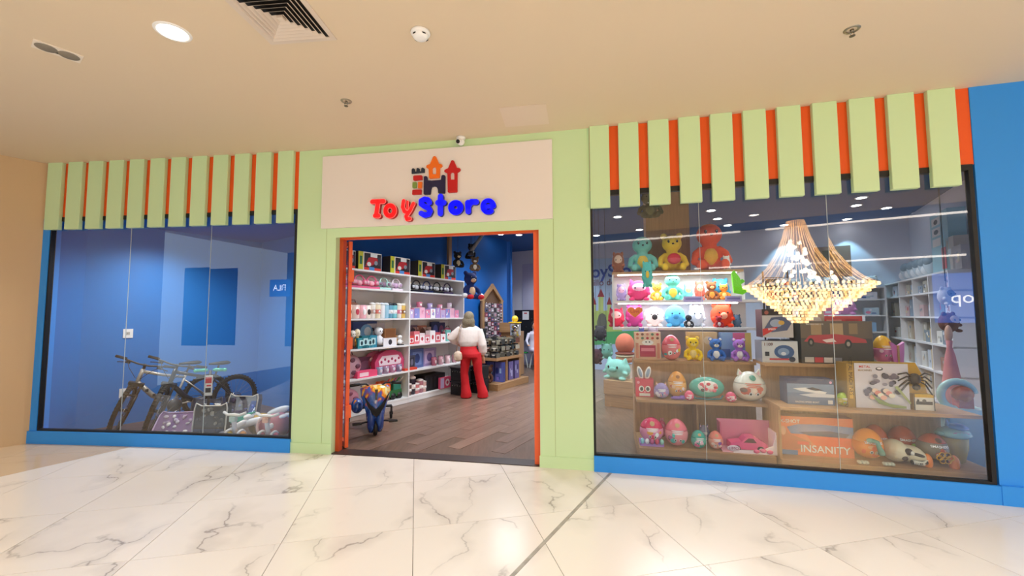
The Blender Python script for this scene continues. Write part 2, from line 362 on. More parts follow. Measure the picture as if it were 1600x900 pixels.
# slatted awnings
def awning(x0, n, xa, xb, z0, lab, last):
    p = fp((xa+xb)/2); A = thing('slatted_awning', lab, 'awning', (p.x, p.y, z0))
    b = MB(); ribbon(b, xa, xb, z0, 3.519, -.1, .012, ORANGE); b.v = [(x-p.x, y-p.y, z-z0) for x, y, z in b.v]; o = b.build('backing_board', A); o['label'] = 'orange backing board'
    s = MB(); s.box(-.1, .1, -.062, -.0125, 2.655-z0, 3.519-z0, GREEN, .004)
    first = None
    for i in range(n):
        x = x0+.1+i*.2855; q = fp(x, .0)
        o = s.build('slat', A) if first is None else first.copy()
        if first is None: first = o
        else: COL.objects.link(o)
        o.location = (q.x-p.x, q.y-p.y, 0); o.rotation_euler.z = math.atan(fs(x))
awning(-5.925, 12, -5.985, -2.534, 2.82, 'row of pale green slats on orange backing above the left window', 0)
awning(.822, 11, .82, 3.992, 2.84, 'row of pale green slats on orange backing above the right window', 0)
# ------------------------------------------------------------------ sign
xs = (-2.217+.439)/2; SF = facframe(xs, .022); SG = thing('store_sign', 'white rectangular shop sign with coloured castle logo and Toy Store lettering', 'sign', SF.W(0, 0, 2.57), SF.a)
def onsign(px, py, d=.05): x, z = SF.at(px, py, -d); return x, z-2.57
b = MB()
R = []
for x in segs(-2.217, .439, 10):
    a, c_ = fp(x, .048), fp(x, .0205); a = a-SF.o; c_ = c_-SF.o
    R.append([(a.dot(SF.ux), a.dot(SF.uy), 0), (c_.dot(SF.ux), c_.dot(SF.uy), 0), (c_.dot(SF.ux), c_.dot(SF.uy), .855), (a.dot(SF.ux), a.dot(SF.uy), .855)])
b.rings(R, PANELW, False); b.build('sign_panel', SG)
def L2(x, y): return onsign(570+x*220/1600, 235+y*120/873)          # coordinates of the enlarged logo view
def capsule(p, q, r, n=8, m=4):
    p, q = Vector(p), Vector(q); d = q-p
    a = math.atan2(d.y, d.x) if d.length > 1e-6 else 0
    return [tuple(q+Vector((cos(a-pi/2+pi*i/n), sin(a-pi/2+pi*i/n)))*r) for i in range(n+1)]+[tuple(p+Vector((cos(a+pi/2+pi*i/n), sin(a+pi/2+pi*i/n)))*r) for i in range(n+1)]
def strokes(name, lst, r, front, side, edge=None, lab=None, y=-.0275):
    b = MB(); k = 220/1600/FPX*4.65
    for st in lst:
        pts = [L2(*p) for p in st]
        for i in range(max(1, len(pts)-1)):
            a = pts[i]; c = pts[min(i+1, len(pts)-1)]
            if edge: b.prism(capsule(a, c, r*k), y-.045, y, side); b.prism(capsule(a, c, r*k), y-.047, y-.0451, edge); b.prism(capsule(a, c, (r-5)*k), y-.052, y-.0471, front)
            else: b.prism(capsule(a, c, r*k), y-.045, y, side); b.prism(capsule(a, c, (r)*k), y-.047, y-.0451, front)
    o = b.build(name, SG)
    if lab: o['label'] = lab
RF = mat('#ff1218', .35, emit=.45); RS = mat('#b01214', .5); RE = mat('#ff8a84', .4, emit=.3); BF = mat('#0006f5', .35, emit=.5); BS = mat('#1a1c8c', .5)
def arc(cx, cy, rx, ry, a0, a1, n=14): return [(cx+rx*cos(radians(a0+(a1-a0)*i/n)), cy-ry*sin(radians(a0+(a1-a0)*i/n))) for i in range(n+1)]
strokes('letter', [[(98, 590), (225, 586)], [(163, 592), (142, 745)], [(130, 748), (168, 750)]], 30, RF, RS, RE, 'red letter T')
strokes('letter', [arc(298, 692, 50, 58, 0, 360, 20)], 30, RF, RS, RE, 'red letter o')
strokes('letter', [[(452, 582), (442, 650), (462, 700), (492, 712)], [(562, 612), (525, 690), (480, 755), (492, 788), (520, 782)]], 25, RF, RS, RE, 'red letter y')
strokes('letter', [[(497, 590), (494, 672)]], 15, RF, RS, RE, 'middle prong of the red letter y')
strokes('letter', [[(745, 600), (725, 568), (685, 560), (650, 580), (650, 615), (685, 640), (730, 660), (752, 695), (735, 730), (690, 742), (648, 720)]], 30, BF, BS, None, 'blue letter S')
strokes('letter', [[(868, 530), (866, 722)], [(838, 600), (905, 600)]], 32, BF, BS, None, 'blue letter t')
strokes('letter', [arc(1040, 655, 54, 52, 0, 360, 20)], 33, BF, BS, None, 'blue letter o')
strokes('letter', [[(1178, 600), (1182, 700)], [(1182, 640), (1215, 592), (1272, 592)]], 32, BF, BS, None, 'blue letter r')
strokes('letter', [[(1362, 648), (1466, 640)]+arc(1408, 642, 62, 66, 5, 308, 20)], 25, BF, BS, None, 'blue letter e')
def lp(name, pts, col, lab, holes=None, th=.018):
    b = MB(); b.prism([L2(*p) for p in pts][::-1], -.0275-th, -.0275, mat(col, .4)); o = b.build(name, SG); o['label'] = lab
    return o
NV = '#1b1440'; RD = '#c40f12'; OR = '#f1700c'
lp('logo_battlement', [(530, 262), (530, 215), (545, 198), (562, 208), (565, 238), (583, 238), (585, 205), (600, 196), (617, 205), (620, 236), (637, 234), (640, 202), (657, 192), (676, 205), (676, 250)], '#202a3c', 'dark battlement')
lp('logo_brick', [(548, 290), (560, 284), (640, 280), (650, 288), (650, 333), (560, 342), (548, 335)], RD, 'upper red brick')
lp('logo_brick', [(540, 360), (580, 356), (585, 364), (583, 425), (545, 427), (538, 420)], '#7d9a45', 'green brick')
lp('logo_brick', [(603, 357), (645, 354), (648, 360), (643, 428), (603, 428), (601, 420)], OR, 'orange brick')
lp('logo_brick', [(538, 450), (550, 445), (640, 442), (643, 450), (640, 498), (545, 504), (535, 498)], RD, 'lower red brick')
lp('logo_gate', [(668, 300), (680, 290), (697, 290), (706, 300), (712, 338), (760, 342), (862, 332), (870, 285), (885, 275), (905, 280), (912, 292), (910, 480), (900, 488), (838, 486), (830, 478), (828, 440), (812, 412), (785, 406), (758, 418), (750, 445), (745, 490), (735, 500), (675, 502), (665, 492)], NV, 'navy castle gate')
def ring_piece(name, outer, inner, col, lab):             # outline with an arched window left open
    b = MB(); m = mat(col, .4); n = len(outer); O2 = [L2(*p) for p in outer]; I2 = [L2(*p) for p in inner]; y0, y1 = -.0455, -.0275
    ci = Vector((sum(p[0] for p in I2)/len(I2), sum(p[1] for p in I2)/len(I2)))
    N = 48; Oo = []; Ii = []
    def hit(poly, a):
        d = Vector((cos(a), sin(a))); best = 0
        for i in range(len(poly)):
            p = Vector(poly[i])-ci; q = Vector(poly[(i+1) % len(poly)])-ci; e = q-p; den = d.x*e.y-d.y*e.x
            if abs(den) < 1e-12: continue
            t = (p.x*e.y-p.y*e.x)/den; u = (p.x*d.y-p.y*d.x)/den
            if t > 0 and -1e-6 <= u <= 1+1e-6: best = max(best, t)
        return ci+d*best
    angs = sorted(set([2*pi*i/N for i in range(N)]+[math.atan2(p[1]-ci.y, p[0]-ci.x) % (2*pi) for p in O2]))
    for a in angs: Oo.append(hit(O2, a)); Ii.append(hit(I2, a))
    K = len(angs); vs = [(p.x, y, p.y) for y in (y0, y1) for L in (Oo, Ii) for p in L]; F = []
    for i in range(K):
        j = (i+1) % K; F += [[i, j, K+j, K+i], [2*K+j, 2*K+i, 3*K+i, 3*K+j], [j, i, 2*K+i, 2*K+j], [K+i, K+j, 3*K+j, 3*K+i]]
    b.add(vs, F, m); o = b.build(name, SG); o['label'] = lab
ring_piece('logo_tower', [(790, 62), (775, 68), (738, 152), (700, 168), (695, 190), (710, 202), (722, 205), (728, 312), (738, 320), (840, 312), (848, 302), (852, 192), (868, 188), (878, 172), (872, 156), (840, 148), (806, 68)], [(765, 268), (765, 205), (775, 190), (788, 186), (802, 192), (808, 210), (808, 268)], OR, 'orange pointed tower')
ring_piece('logo_tower', [(995, 108), (980, 115), (945, 200), (905, 218), (900, 238), (915, 250), (936, 252), (940, 470), (950, 480), (1040, 474), (1048, 464), (1050, 236), (1078, 232), (1086, 215), (1078, 200), (1045, 195), (1010, 115)], [(972, 330), (972, 265), (980, 252), (995, 247), (1010, 254), (1016, 270), (1016, 330)], RD, 'red pointed tower')
# ------------------------------------------------------------------ ceiling fittings
def cthing(name, lab, cat, px, py, rz=0):
    p = pz(px, py, 3.52); return thing(name, lab, cat, (p.x, p.y, 3.52), rz)
t = cthing('recessed_downlight', 'round glowing recessed downlight in the beige corridor ceiling', 'ceiling light', 270, 50)
b = MB(); b.lathe([(.088, -.001), (.088, -.006), (.105, -.006), (.11, 0)], (0, 0, 0), WHITE, 32, cap=False); b.build('trim_ring', t)
b = MB(); b.lathe([(.001, -.003), (.089, -.003)], (0, 0, 0), mat('#fff1e0', .5, emit=14), 32, cap=False); b.build('diffuser', t)
for i, (x, y) in enumerate(MALL_LIGHTS[1:]):
    t = thing('recessed_downlight', 'round recessed downlight in the corridor ceiling outside the view', 'ceiling light', (x, y, 3.52), 0, 'corridor downlights beyond the frame')
    b = MB(); b.lathe([(.088, -.001), (.088, -.006), (.105, -.006), (.11, 0)], (0, 0, 0), WHITE, 24, cap=False); b.build('trim_ring', t)
    b = MB(); b.lathe([(.001, -.003), (.089, -.003)], (0, 0, 0), mat('#fff1e0', .5, emit=14), 24, cap=False); b.build('diffuser', t)
# air diffuser: orientation from its near edge
e0 = pz(432, 68, 3.52); e1 = pz(514, 62, 3.52); ang = math.atan2(e1.y-e0.y, e1.x-e0.x); S_ = .60
ux = Vector((cos(ang), sin(ang), 0)); uy = Vector((-sin(ang), cos(ang), 0)); S_ = (e1-e0).length*1.25
e0m = pz(431, 68, 3.52); ctr = e0m+ux*S_/2*.86-uy*S_/2
t = thing('air_diffuser', 'square white ceiling air diffuser with concentric louvres', 'air vent', (ctr.x, ctr.y, 3.52), ang)
VM = mat('#d9c8b8', .5)
def sqring(b, r0, z0, r1, z1, m):
    c4 = [(-1, -1), (1, -1), (1, 1), (-1, 1)]; vs = [(x*r0, y*r0, z0) for x, y in c4]+[(x*r1, y*r1, z1) for x, y in c4]
    b.add(vs, [[i, (i+1) % 4, 4+(i+1) % 4, 4+i] for i in range(4)], m)
b = MB(); h = S_/2; sqring(b, h, 0, h, -.008, VM); sqring(b, h, -.008, h*.86, -.008, VM); sqring(b, h*.86, -.008, h*.86, .0, VM); b.build('frame', t)
b = MB(); b.box(-h*.86, h*.86, -h*.86, h*.86, -.0005, -.001, BLACK); b.build('duct_opening', t)
for k in range(6):
    r = h*(.80-.125*k); b = MB(); sqring(b, r, -.022, r-.022, -.003, VM); sqring(b, r+.0015, -.022, r, -.022, VM); sqring(b, r-.0205, -.003, r+.0015, -.022, VM); b.build('louvre', t)
b = MB(); b.box(-.02, .02, -.02, .02, -.02, -.004, VM); b.build('centre_cap', t)
# smoke detector
t = cthing('smoke_detector', 'white dome smoke detector on the ceiling', 'smoke detector', 657, 50)
b = MB(); b.lathe([(.065, 0), (.068, -.012), (.06, -.022)], (0, 0, 0), WHITE, 28); b.build('base', t)
b = MB(); b.lathe([(.056, -.022), (.055, -.032), (.045, -.045), (.03, -.052), (.001, -.053)], (0, 0, 0), WHITE, 28, cap=False)
for a in (-.9, -2.24, .8, 2.3): b.ell((.054*cos(a), .054*sin(a), -.034), (.006, .016, .004), BLACK, (0, 0, a), 8, 5)
b.build('sensing_dome', t)
for px, py, lab in ((541, 158, 'small chrome sprinkler head in the ceiling left of the smoke detector'), (1331, 46, 'chrome sprinkler head in the ceiling at upper right')):
    t = cthing('sprinkler', lab, 'sprinkler', px, py)
    b = MB(); b.lathe([(.03, -.003), (.045, -.006), (.05, 0)], (0, 0, 0), mat('#a9a08f', .3, .8), 20, cap=False); b.build('escutcheon', t)
    b = MB(); b.cyl((0, 0, -.002), (0, 0, -.02), .012, mat('#8a8070', .3, .9), 10); b.tube([(-.012, 0, -.015), (-.014, 0, -.03), (0, 0, -.045), (.014, 0, -.03), (.012, 0, -.015)], .003, CHROME, 6); b.build('frame_arms', t)
    b = MB(); b.lathe([(.004, -.044), (.018, -.046), (.018, -.049)], (0, 0, 0), mat('#6e6454', .4, .8), 12); b.build('deflector', t)
# ceiling speaker / emergency light plate
p0, p1 = pz(50, 66, 3.52), pz(128, 93, 3.52); pc = (p0+p1)/2; an = math.atan2((p1-p0).y, (p1-p0).x); wv = (p1-p0).length
t = thing('emergency_light', 'flush ceiling plate with two round grey grilles at upper left', 'ceiling plate', (pc.x, pc.y, 3.52), an)
b = MB(); b.box(-wv/2, wv/2, -.07, .07, -.006, 0, mat('#e8dccc')); b.build('plate', t)
for sx in (-.5, .5):
    b = MB(); b.lathe([(.06, -.006), (.055, -.01), (.001, -.011)], (sx*wv*.46, 0, 0), mat('#8f8577', .6, .3), 20, cap=False); b.build('grille', t)
b = MB(); b.box(-.012, .012, .01, .03, -.009, -.006, BLACK); b.build('sensor_window', t)
# access hatch
q = [pz(*p, 3.52) for p in ((780, 168), (853, 162), (858, 193), (790, 198))]; cc = sum(q, Vector())/4; hw = MB()
q = [cc+(p-cc) for p in q]; hw.slab([((p-cc).x, (p-cc).y) for p in q][::-1], -.004, 0, mat('#e0ccb8', .7)); t = hw.build('access_hatch', None, (cc.x, cc.y, 3.519)); tag(t, 'flush square access hatch in the ceiling above the shop sign', 'hatch')
# cctv
p = fp(-.545, .075); t = thing('security_camera', 'small white dome security camera above the shop sign', 'security camera', (p.x, p.y, 3.52))
b = MB(); b.lathe([(.05, 0), (.05, -.015), (.035, -.03)], (0, 0, 0), WHITE, 20); b.build('mount', t)
b = MB(); b.ell((0, 0, -.05), .042, WHITE); b.cyl((-.01, -.02, -.055), (-.025, -.055, -.07), .028, WHITE, 16); b.build('housing', t)
b = MB(); b.cyl((-.025, -.055, -.07), (-.027, -.06, -.072), .022, BLACK, 16); b.build('lens', t)
# ------------------------------------------------------------------ doorway leaves
LEAF = mat('#f26430', .4)
def leaf(hinge, ang, wd, lab, flip):
    t = thing('door', lab, 'door', (hinge[0], hinge[1], .012), ang)
    b = MB(); h = 2.44; y0, y1 = -.02, .02
    b.box(0, .05, y0, y1, 0, h, LEAF); b.box(wd-.05, wd, y0, y1, 0, h, LEAF); b.build('door_stiles', t)
    b = MB(); b.box(.05, wd-.05, y0, y1, h-.05, h, LEAF); b.box(.05, wd-.05, y0, y1, 0, .06, LEAF); b.build('door_rails', t)
    b = MB(); b.add([(.05, 0, .06), (wd-.05, 0, .06), (wd-.05, 0, h-.05), (.05, 0, h-.05)], [(0, 1, 2, 3)], M_DOORGLASS); b.build('glass', t)
    for z in (.42, h/2, h-.42):
        b = MB(); b.box(-.045, .012, y0-.012, y1+.012, z-.07, z+.07, mat('#e8622c', .35)); b.build('hinge', t)
    return t
b = MB(); ribbon(b, -2.04, -1.995, 0, 2.49, -.13, -.06, mat('#c2481c', .4), 1); ribbon(b, .225, .287, 0, 2.49, -.13, -.03, LEAF, 1); ribbon(b, -2.04, .287, 2.455, 2.489, -.13, -.06, LEAF, 4)
D1 = struct(b, 'door_1', label='orange steel door frame lining the shop entrance', cat='door frame')
hl = fp(-1.975, -.19); leaf((hl.x, hl.y), radians(126), .92, 'left orange-framed glass door folded open into the shop', 0)
hr = fp(.262, -.19); leaf((hr.x, hr.y), radians(83), .92, 'right orange-framed glass door folded open into the shop', 1)
# ------------------------------------------------------------------ store shell
V = Vector((.5, .8660254)); U = Vector((.8660254, -.5))
Cn = Vector((-.09, 11.5)); BP = Vector((7.2, 9.4)); CZ = 3.62; K0 = Vector((-1.0, 14.13)); K1 = BP+U*3
def wall(a, c, z0, z1, m, name, lab, th=.1, side=1):
    a, c = Vector(a), Vector(c); d = (c-a).normalized(); n = Vector((-d.y, d.x))*th*side; b = MB()
    P = [tuple(a), tuple(c), tuple(c+n), tuple(a+n)]
    b.slab(P if side > 0 else P[::-1], z0, z1, m); return struct(b, name, label=lab, cat='wall')
wall(Cn-V*6.1-U*.06, Cn-U*.06, 0, CZ, WBLUE, 'wall_side', 'deep blue wall behind the white shelving unit')
wall(Cn-U*1.35+V*.1, Cn+V*.1, 0, CZ, WBLUE, 'wall_block_end', 'hidden wall added behind the blue side wall to block stray light')  # added out of sight to keep world light from leaking in
wall(Cn-U*1.4, Cn-U*1.4+V*2.9, 0, CZ, SWALL, 'wall_block_far', 'pale wall added at the far side to block stray light')  # added closing wall, stops world light entering through the back gap
wall(BP-U*10.2, BP-U*6.6, 0, CZ, SWALL, 'wall_back', 'pale lilac back wall seen past the counter')
wall(BP-U*6.6, K1, 0, CZ, SWALL, 'wall_back_right', 'pale back wall washed by blue-white spotlights')
RF0 = Vector((6.3, 6.03)); RF1 = Vector((7.99, 8.95))
wall(RF0-V*2.2+U*.45, RF1+U*.45+V*.3, 0, CZ, SWALL, 'wall_right_inner', 'pale side wall behind the white cubbyhole unit', .1, -1)
b = MB(); inner = [(x, fy(x)+.14) for x in (4.6, 3, 2, 1, 0, -1, -2, -2.6)]
b.slab([(-2.6, fy(-2.6)+.14), (4.6, fy(4.6)+.14), (10.2, 8.2), (1.5, 13.4), (-1.7, 14.9), (-3.4, 6.2)], CZ, CZ+.06, SCEIL); struct(b, 'ceiling', label='dark blue ceiling inside the shop', cat='ceiling')
b = MB(); b.slab([(x, fy(x)) for x in (-2.6, -1.5, -.5, .5, 1.5, 2.5, 3.5, 4.6)]+[(10.2, 8.2), (1.5, 13.4), (-1.7, 14.9), (-3.4, 6.2)], -.05, -.003, wood('floor_sheet', '#5e4838', '#7d6453', (12, 1.3, 12), -radians(30)+pi/2, .3))
F2 = struct(b, 'floor', label='brown wood plank floor inside the shop', cat='floor')
pk = MB(); pk.box(-.598, .598, -.0885, .0885, -.003, 0, M_PLANK); first = None; cnt = 0
for i in range(-40, 70):
    for k in range(0, 12):
        u = i*.18; v = 4.0+k*1.2+(i*37 % 10)*.12; P = U*(u)+V*(v-4.0)+Vector((-2.6, 4.6))
        if P.y < fy(P.x)+.62 or P.y > 9.6 or abs(P.x/P.y+.12) > .30: continue
        q = P-Cn
        if q.dot(U) < .55: continue
        if cnt >= 290: continue
        o = pk.build('plank', F2) if first is None else first.copy()
        if first is None: first = o
        else: COL.objects.link(o)
        o.location = (P.x, P.y, 0); o.rotation_euler.z = radians(60); cnt += 1
# left display recess
LA, LB2, LC = Vector((-5.93, 5.36)), Vector((-4.59, 7.61)), Vector((-3.45, 6.84))
L117 = pz(117, 675).xy; LE = Vector((-2.62, 5.03))
LW = mat('#2478c6', .5)
wall((-5.99, 5.30), L117, 0, 2.96, LW, 'wall_recess_left', 'blue wall at the left of the bicycle window')
wall(L117, LB2, 0, 2.96, LW, 'wall_recess_back', 'blue back wall behind the bicycles')
wall(LB2, LC, 0, 2.96, LW, 'wall_recess_side', 'blue angled wall at the right of the bicycle window')
wall(LC, LE+Vector((0,.05)), 0, 2.96, LW, 'wall_recess_end', 'blue end wall beside the green portal')
b = MB(); P = [(x_, fy(x_)+.11) for x_ in (-5.99, -5, -4.2, -3.4, -2.62)]+[tuple(LC), tuple(LB2), tuple(L117)]
b.slab(P, 2.9, 2.96, WBLUE); struct(b, 'ceiling', label='blue ceiling over the bicycle window', cat='ceiling')
b = MB(); b.slab([(-5.99, 5.35), (-4.8, 5.25), (-3.6, 5.1), (-2.6, 4.98), tuple(LC), tuple(LB2), tuple(L117)], -.05, 0, wood('recess_floor', '#4e392c', '#6b5140', (1.3, 12, 12), .8, .35)); struct(b, 'floor', label='dark brown wood floor of the bicycle window', cat='floor')
def outlet(px, py, A, B, lab):
    d = (B-A).normalized(); F = Frame(A.x, A.y, math.atan2(d.y, d.x)); x, z = F.at(px, py, -.001)
    t = thing('wall_outlet', lab, 'socket', F.W(x, -.001, z), F.a)
    b = MB(); b.box(-.055, .055, -.008, 0, -.065, .065, WHITE); b.build('plate', t)
    b = MB(); b.box(-.02, .02, -.011, -.008, -.022, .022, mat('#b9b5ae')); b.ell((-.007, -.011, 0), (.004, .002, .004), BLACK, None, 8, 5); b.ell((.007, -.011, 0), (.004, .002, .004), BLACK, None, 8, 5); b.build('socket_insert', t)
outlet(200, 521, L117, LB2, 'upper white wall socket on the left blue wall')
outlet(194, 614, L117, LB2, 'lower white wall socket beside the front bicycle wheel')
outlet(375, 515, LB2-(LC-LB2), LC, 'white wall socket right of the window joint')
# ------------------------------------------------------------------ store ceiling lamps
RL = [(782, 366), (811, 367), (965, 339), (999, 359), (932, 368), (1111, 329), (1121, 342), (1137, 352), (1225, 352), (1346, 309), (1338, 321), (1385, 325), (1321, 345), (1425, 338)]
WN = ['over the counter', 'right of the first one over the counter', 'above the turquoise plush', 'below that beside the wood column', 'lowest at the left window edge', 'above the orange plush', 'second above the orange plush', 'third above the orange plush', 'just above the left chandelier reflection', 'topmost of the trio right of the chandelier', 'second of the trio right of the chandelier', 'brightest one right of the chandelier', 'left of the window joint near the back wall', 'nearest the tall aqua box']
for i, (px, py) in enumerate(RL):
    p = pz(px, py, CZ); q = p.xy-BP; dist = q.dot(V)
    if dist > -.3: p = p-Vector((V.x, V.y, 0))*(dist+.3)
    t = thing('spotlight', 'small round white ceiling spotlight '+WN[i], 'ceiling light', (p.x, p.y, CZ))
    b = MB(); b.lathe([(.075, -.004), (.095, -.008), (.1, 0)], (0, 0, 0), WHITE, 20, cap=False); b.build('trim_ring', t)
    b = MB(); b.lathe([(.001, -.003), (.076, -.003)], (0, 0, 0), mat('#ffffff', .5, emit=12), 20, cap=False); b.build('diffuser', t)
    if i in (8, 12, 13, 7): spot((p.x, p.y, CZ-.03), 45, (.42, .78, 1), 75, .35, .03)
# ------------------------------------------------------------------ across the corridor (seen mirrored in the panes)
OPY = -9.0
b = MB(); b.box(-16, 16, OPY-.2, OPY, 0, 7.5, mat('#66727e', .7)); OPW = struct(b, 'wall_opposite', label='mall wall across the atrium, seen only as a reflection', cat='wall')
LS = mat('#fff2e6', .5, emit=4.5)
for z, x0, x1 in ((4.6, -14, -7.5), (4.6, -6.5, 2.6), (3.3, -12, -5), (5.2, -1, 7.4), (4.6, 3.4, 14), (3.3, 1.5, 8)):
    b = MB(); b.box(x0, x1, OPY, OPY+.12, z, z+.05, LS); b.build('light_strip', OPW)
def mirror_of(px, py, D, xa, xb):                      # world point whose image in the pane xa..xb appears at this direction
    a, c = fp(xa), fp(xb); d = (c-a).normalized(); n = Vector((d.y, -d.x, 0)); q = ray(px, py)*D+O
    return q-n*2*((q-a).dot(n))
def opsign(px, py, xa, xb, w_, h_, txt, col, tcol, lab, sz):
    p0 = mirror_of(px, py, 1, xa, xb); q0 = mirror_of(px, py, 30, xa, xb); t_ = (OPY+.05-p0.y)/(q0.y-p0.y); P = p0+(q0-p0)*t_
    t = thing('wall_sign', lab, 'sign', (P.x, OPY+.002, P.z), pi)
    b = MB(); b.box(-w_/2, w_/2, -.05, 0, -h_/2, h_/2, mat(col, .5, emit=2.2)); b.build('sign_face', t)
    if txt: b = MB(); b.text(txt, 0, 0, sz, -.052, mat(tcol, .5, emit=5)); b.build('lettering', t)
opsign(1520, 465, 2.92, 3.95, 1.7, 1.5, 'shop', '#1f6fd8', '#ffffff', 'blue shop sign seen mirrored in the right window pane', .5)
opsign(437, 450, -3.675, -2.56, 1.3, .9, 'FILA', '#2b5fa8', '#dfe8ff', 'small blue sign seen mirrored in the left window pane', .45)
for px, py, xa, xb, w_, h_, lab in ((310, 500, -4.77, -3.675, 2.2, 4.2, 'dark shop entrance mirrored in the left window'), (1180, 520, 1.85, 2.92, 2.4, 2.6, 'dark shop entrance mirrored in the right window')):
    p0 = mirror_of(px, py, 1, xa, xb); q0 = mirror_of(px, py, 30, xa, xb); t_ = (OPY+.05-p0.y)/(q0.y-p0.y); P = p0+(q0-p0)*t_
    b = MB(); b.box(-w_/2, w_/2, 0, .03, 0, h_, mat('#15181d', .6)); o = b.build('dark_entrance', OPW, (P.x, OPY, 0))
# chandelier in the atrium
cpos = mirror_of(1247, 441, 12.0, 1.85, 2.92); CHZ = {}
t = thing('chandelier', 'glittering gold crystal chandelier hanging in the atrium, seen mirrored twice in the right window', 'chandelier', (cpos.x, cpos.y, 2.2))
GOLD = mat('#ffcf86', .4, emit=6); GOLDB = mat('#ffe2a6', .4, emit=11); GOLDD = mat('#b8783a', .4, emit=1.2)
prof = [(.22, 2.05), (.34, 1.6), (.52, 1.12), (.78, .7), (1.08, .38), (1.36, .2)]
b = MB()
for k in range(72):
    a = 2*pi*k/72; b.tube([(r*cos(a), r*sin(a), z) for r, z in prof], .007, (GOLD if k % 2 else GOLDD), 4, False)
b.build('crystal_strands', t)
b = MB()
for k in range(13):
    r = 1.38-.1*k; z = .2-.085*k; n = int(8+r*46)
    for j in range(n):
        a = 2*pi*(j+(k % 2)*.5)/n; b.box(r*cos(a)-.027, r*cos(a)+.027, r*sin(a)-.027, r*sin(a)+.027, z-.07, z, (GOLDB if (j*7+k) % 3 else GOLD))
tag(b.build('crystal_tiers', t), kind='stuff')
b = MB()
for k in range(46):
    a = rng.uniform(0, 2*pi); z = rng.uniform(.25, 1.5); r = .2+.6*max(0, (.9-z))**1.2; b.ell((r*cos(a), r*sin(a), z), .06, mat('#fff6dc', .4, emit=15), None, 6, 4)
b.cyl((0, 0, 1.3), (0, 0, 3.5), .02, CHROME, 8); b.build('lamp_cluster', t)
# ================================================================== TOY AND PRODUCT BUILDERS
def put(F, y, z, pxl, pxr, pyt, pyb=None):
    m = (pxl+pxr)/2; x0 = F.at(pxl, pyt, y)[0]; x1 = F.at(pxr, pyt, y)[0]; zt = F.at(m, pyt, y)[1]
    return F.W((x0+x1)/2, y, z), x1-x0, zt-z
def prints(b, w, h, y, L):
    X = lambda u: (u-.5)*w; Z = lambda v: v*h
    for k, e in enumerate(L):
        yy = y-.0012-.0007*k
        if e[0] == 'r': b.quad((X(e[1]), yy, Z(e[2])), (X(e[3]), yy, Z(e[2])), (X(e[3]), yy, Z(e[4])), (X(e[1]), yy, Z(e[4])), e[5])
        elif e[0] == 'e':
            n = 18; b.add([(X(e[1])+e[3]*w*cos(2*pi*i/n), yy, Z(e[2])+e[4]*h*sin(2*pi*i/n)) for i in range(n)], [list(range(n))], e[5])
        elif e[0] == 'p': b.add([(X(u), yy, Z(v)) for u, v in e[1]], [list(range(len(e[1])))], e[2])
        elif e[0] == 't': b.text(e[1], X(e[2]), Z(e[3]), e[4]*h, yy, e[5], bold=.012, rot=e[6] if len(e) > 6 else 0)
def carton(lab, cat, loc, rot, w, h, d, front, side=None, L=(), group=None, name='toy_box', tilt=0, child=True, yaw=0):
    """cardboard box, origin at the middle of its base, depth d behind the front"""
    side = side or front
    b = MB(); b.box(-w/2, w/2, 0, d, 0, h, side); b.quad((-w/2, -.0006, 0), (w/2, -.0006, 0), (w/2, -.0006, h), (-w/2, -.0006, h), front)
    if not child: prints(b, w, h, -.0006, L)
    o = b.build(name, None, loc, rot+yaw); tag(o, lab, cat, group)
    if tilt: o.rotation_euler = (tilt, 0, rot+yaw)
    if child and L:
        q = MB(); prints(q, w, h, -.0006, L); q.build('printed_face', o)
    return o
def rp(r, cols, n=4):
    L = []
    for i in range(n):
        u, v = r.uniform(.08, .6), r.uniform(.08, .6)
        if r.random() < .5: L.append(('r', u, v, u+r.uniform(.12, .38), v+r.uniform(.12, .36), r.choice(cols)))
        else: L.append(('e', u+.15, v+.15, r.uniform(.08, .2), r.uniform(.08, .2), r.choice(cols)))
    return L
class Surf:                                            # a surface of revolution to put patches and text on
    def __init__(s, prof): s.p = prof
    def r(s, z):
        P = s.p
        for i in range(len(P)-1):
            if P[i][1] <= z <= P[i+1][1]: t = (z-P[i][1])/(P[i+1][1]-P[i][1]+1e-9); return P[i][0]+(P[i+1][0]-P[i][0])*t
        return P[-1][0] if z > P[-1][1] else P[0][0]
    def pt(s, x, z, off):                              # x = arc distance from the front line
        r = s.r(z)+off; a = -pi/2+x/max(s.r(z), .3*max(q[0] for q in s.p)); return (r*cos(a), r*sin(a), z)
    def blob(s, b, x, z, rx, rz, m, off=.003, n=16, shape=None):
        shape = shape or [(cos(2*pi*i/n), sin(2*pi*i/n)) for i in range(n)]; n = len(shape)
        vs = [s.pt(x, z, off)]
        for k in (.5, 1): vs += [s.pt(x+rx*k*u, z+rz*k*v, off) for u, v in shape]
        F = [[0, 1+i, 1+(i+1) % n] for i in range(n)]+[[1+i, 1+n+i, 1+n+(i+1) % n, 1+(i+1) % n] for i in range(n)]
        b.add(vs, F, m, True)
    def text(s, b, t, x, z, size, m, off=.006, rot=0):
        me = textmesh(t, 'CENTER', .015); c, q = cos(rot), sin(rot)
        b.add([s.pt(x+(v.co.x*c-v.co.y*q)*size, z+(v.co.x*q+v.co.y*c)*size, off) for v in me.vertices], [list(p.vertices) for p in me.polygons], m)
def eggprof(w, h, n=16, top=.0): 
    P = []
    for i in range(n+1):
        t = pi*i/n; z = h*(1-cos(t))/2; r = w/2*sin(t)*(1+.13*cos(t)); P.append((max(r, .0008), z))
    return P
STAR = [((1 if i % 2 == 0 else .5)*cos(pi/2+pi*i/5), (1 if i % 2 == 0 else .5)*sin(pi/2+pi*i/5)) for i in range(10)]
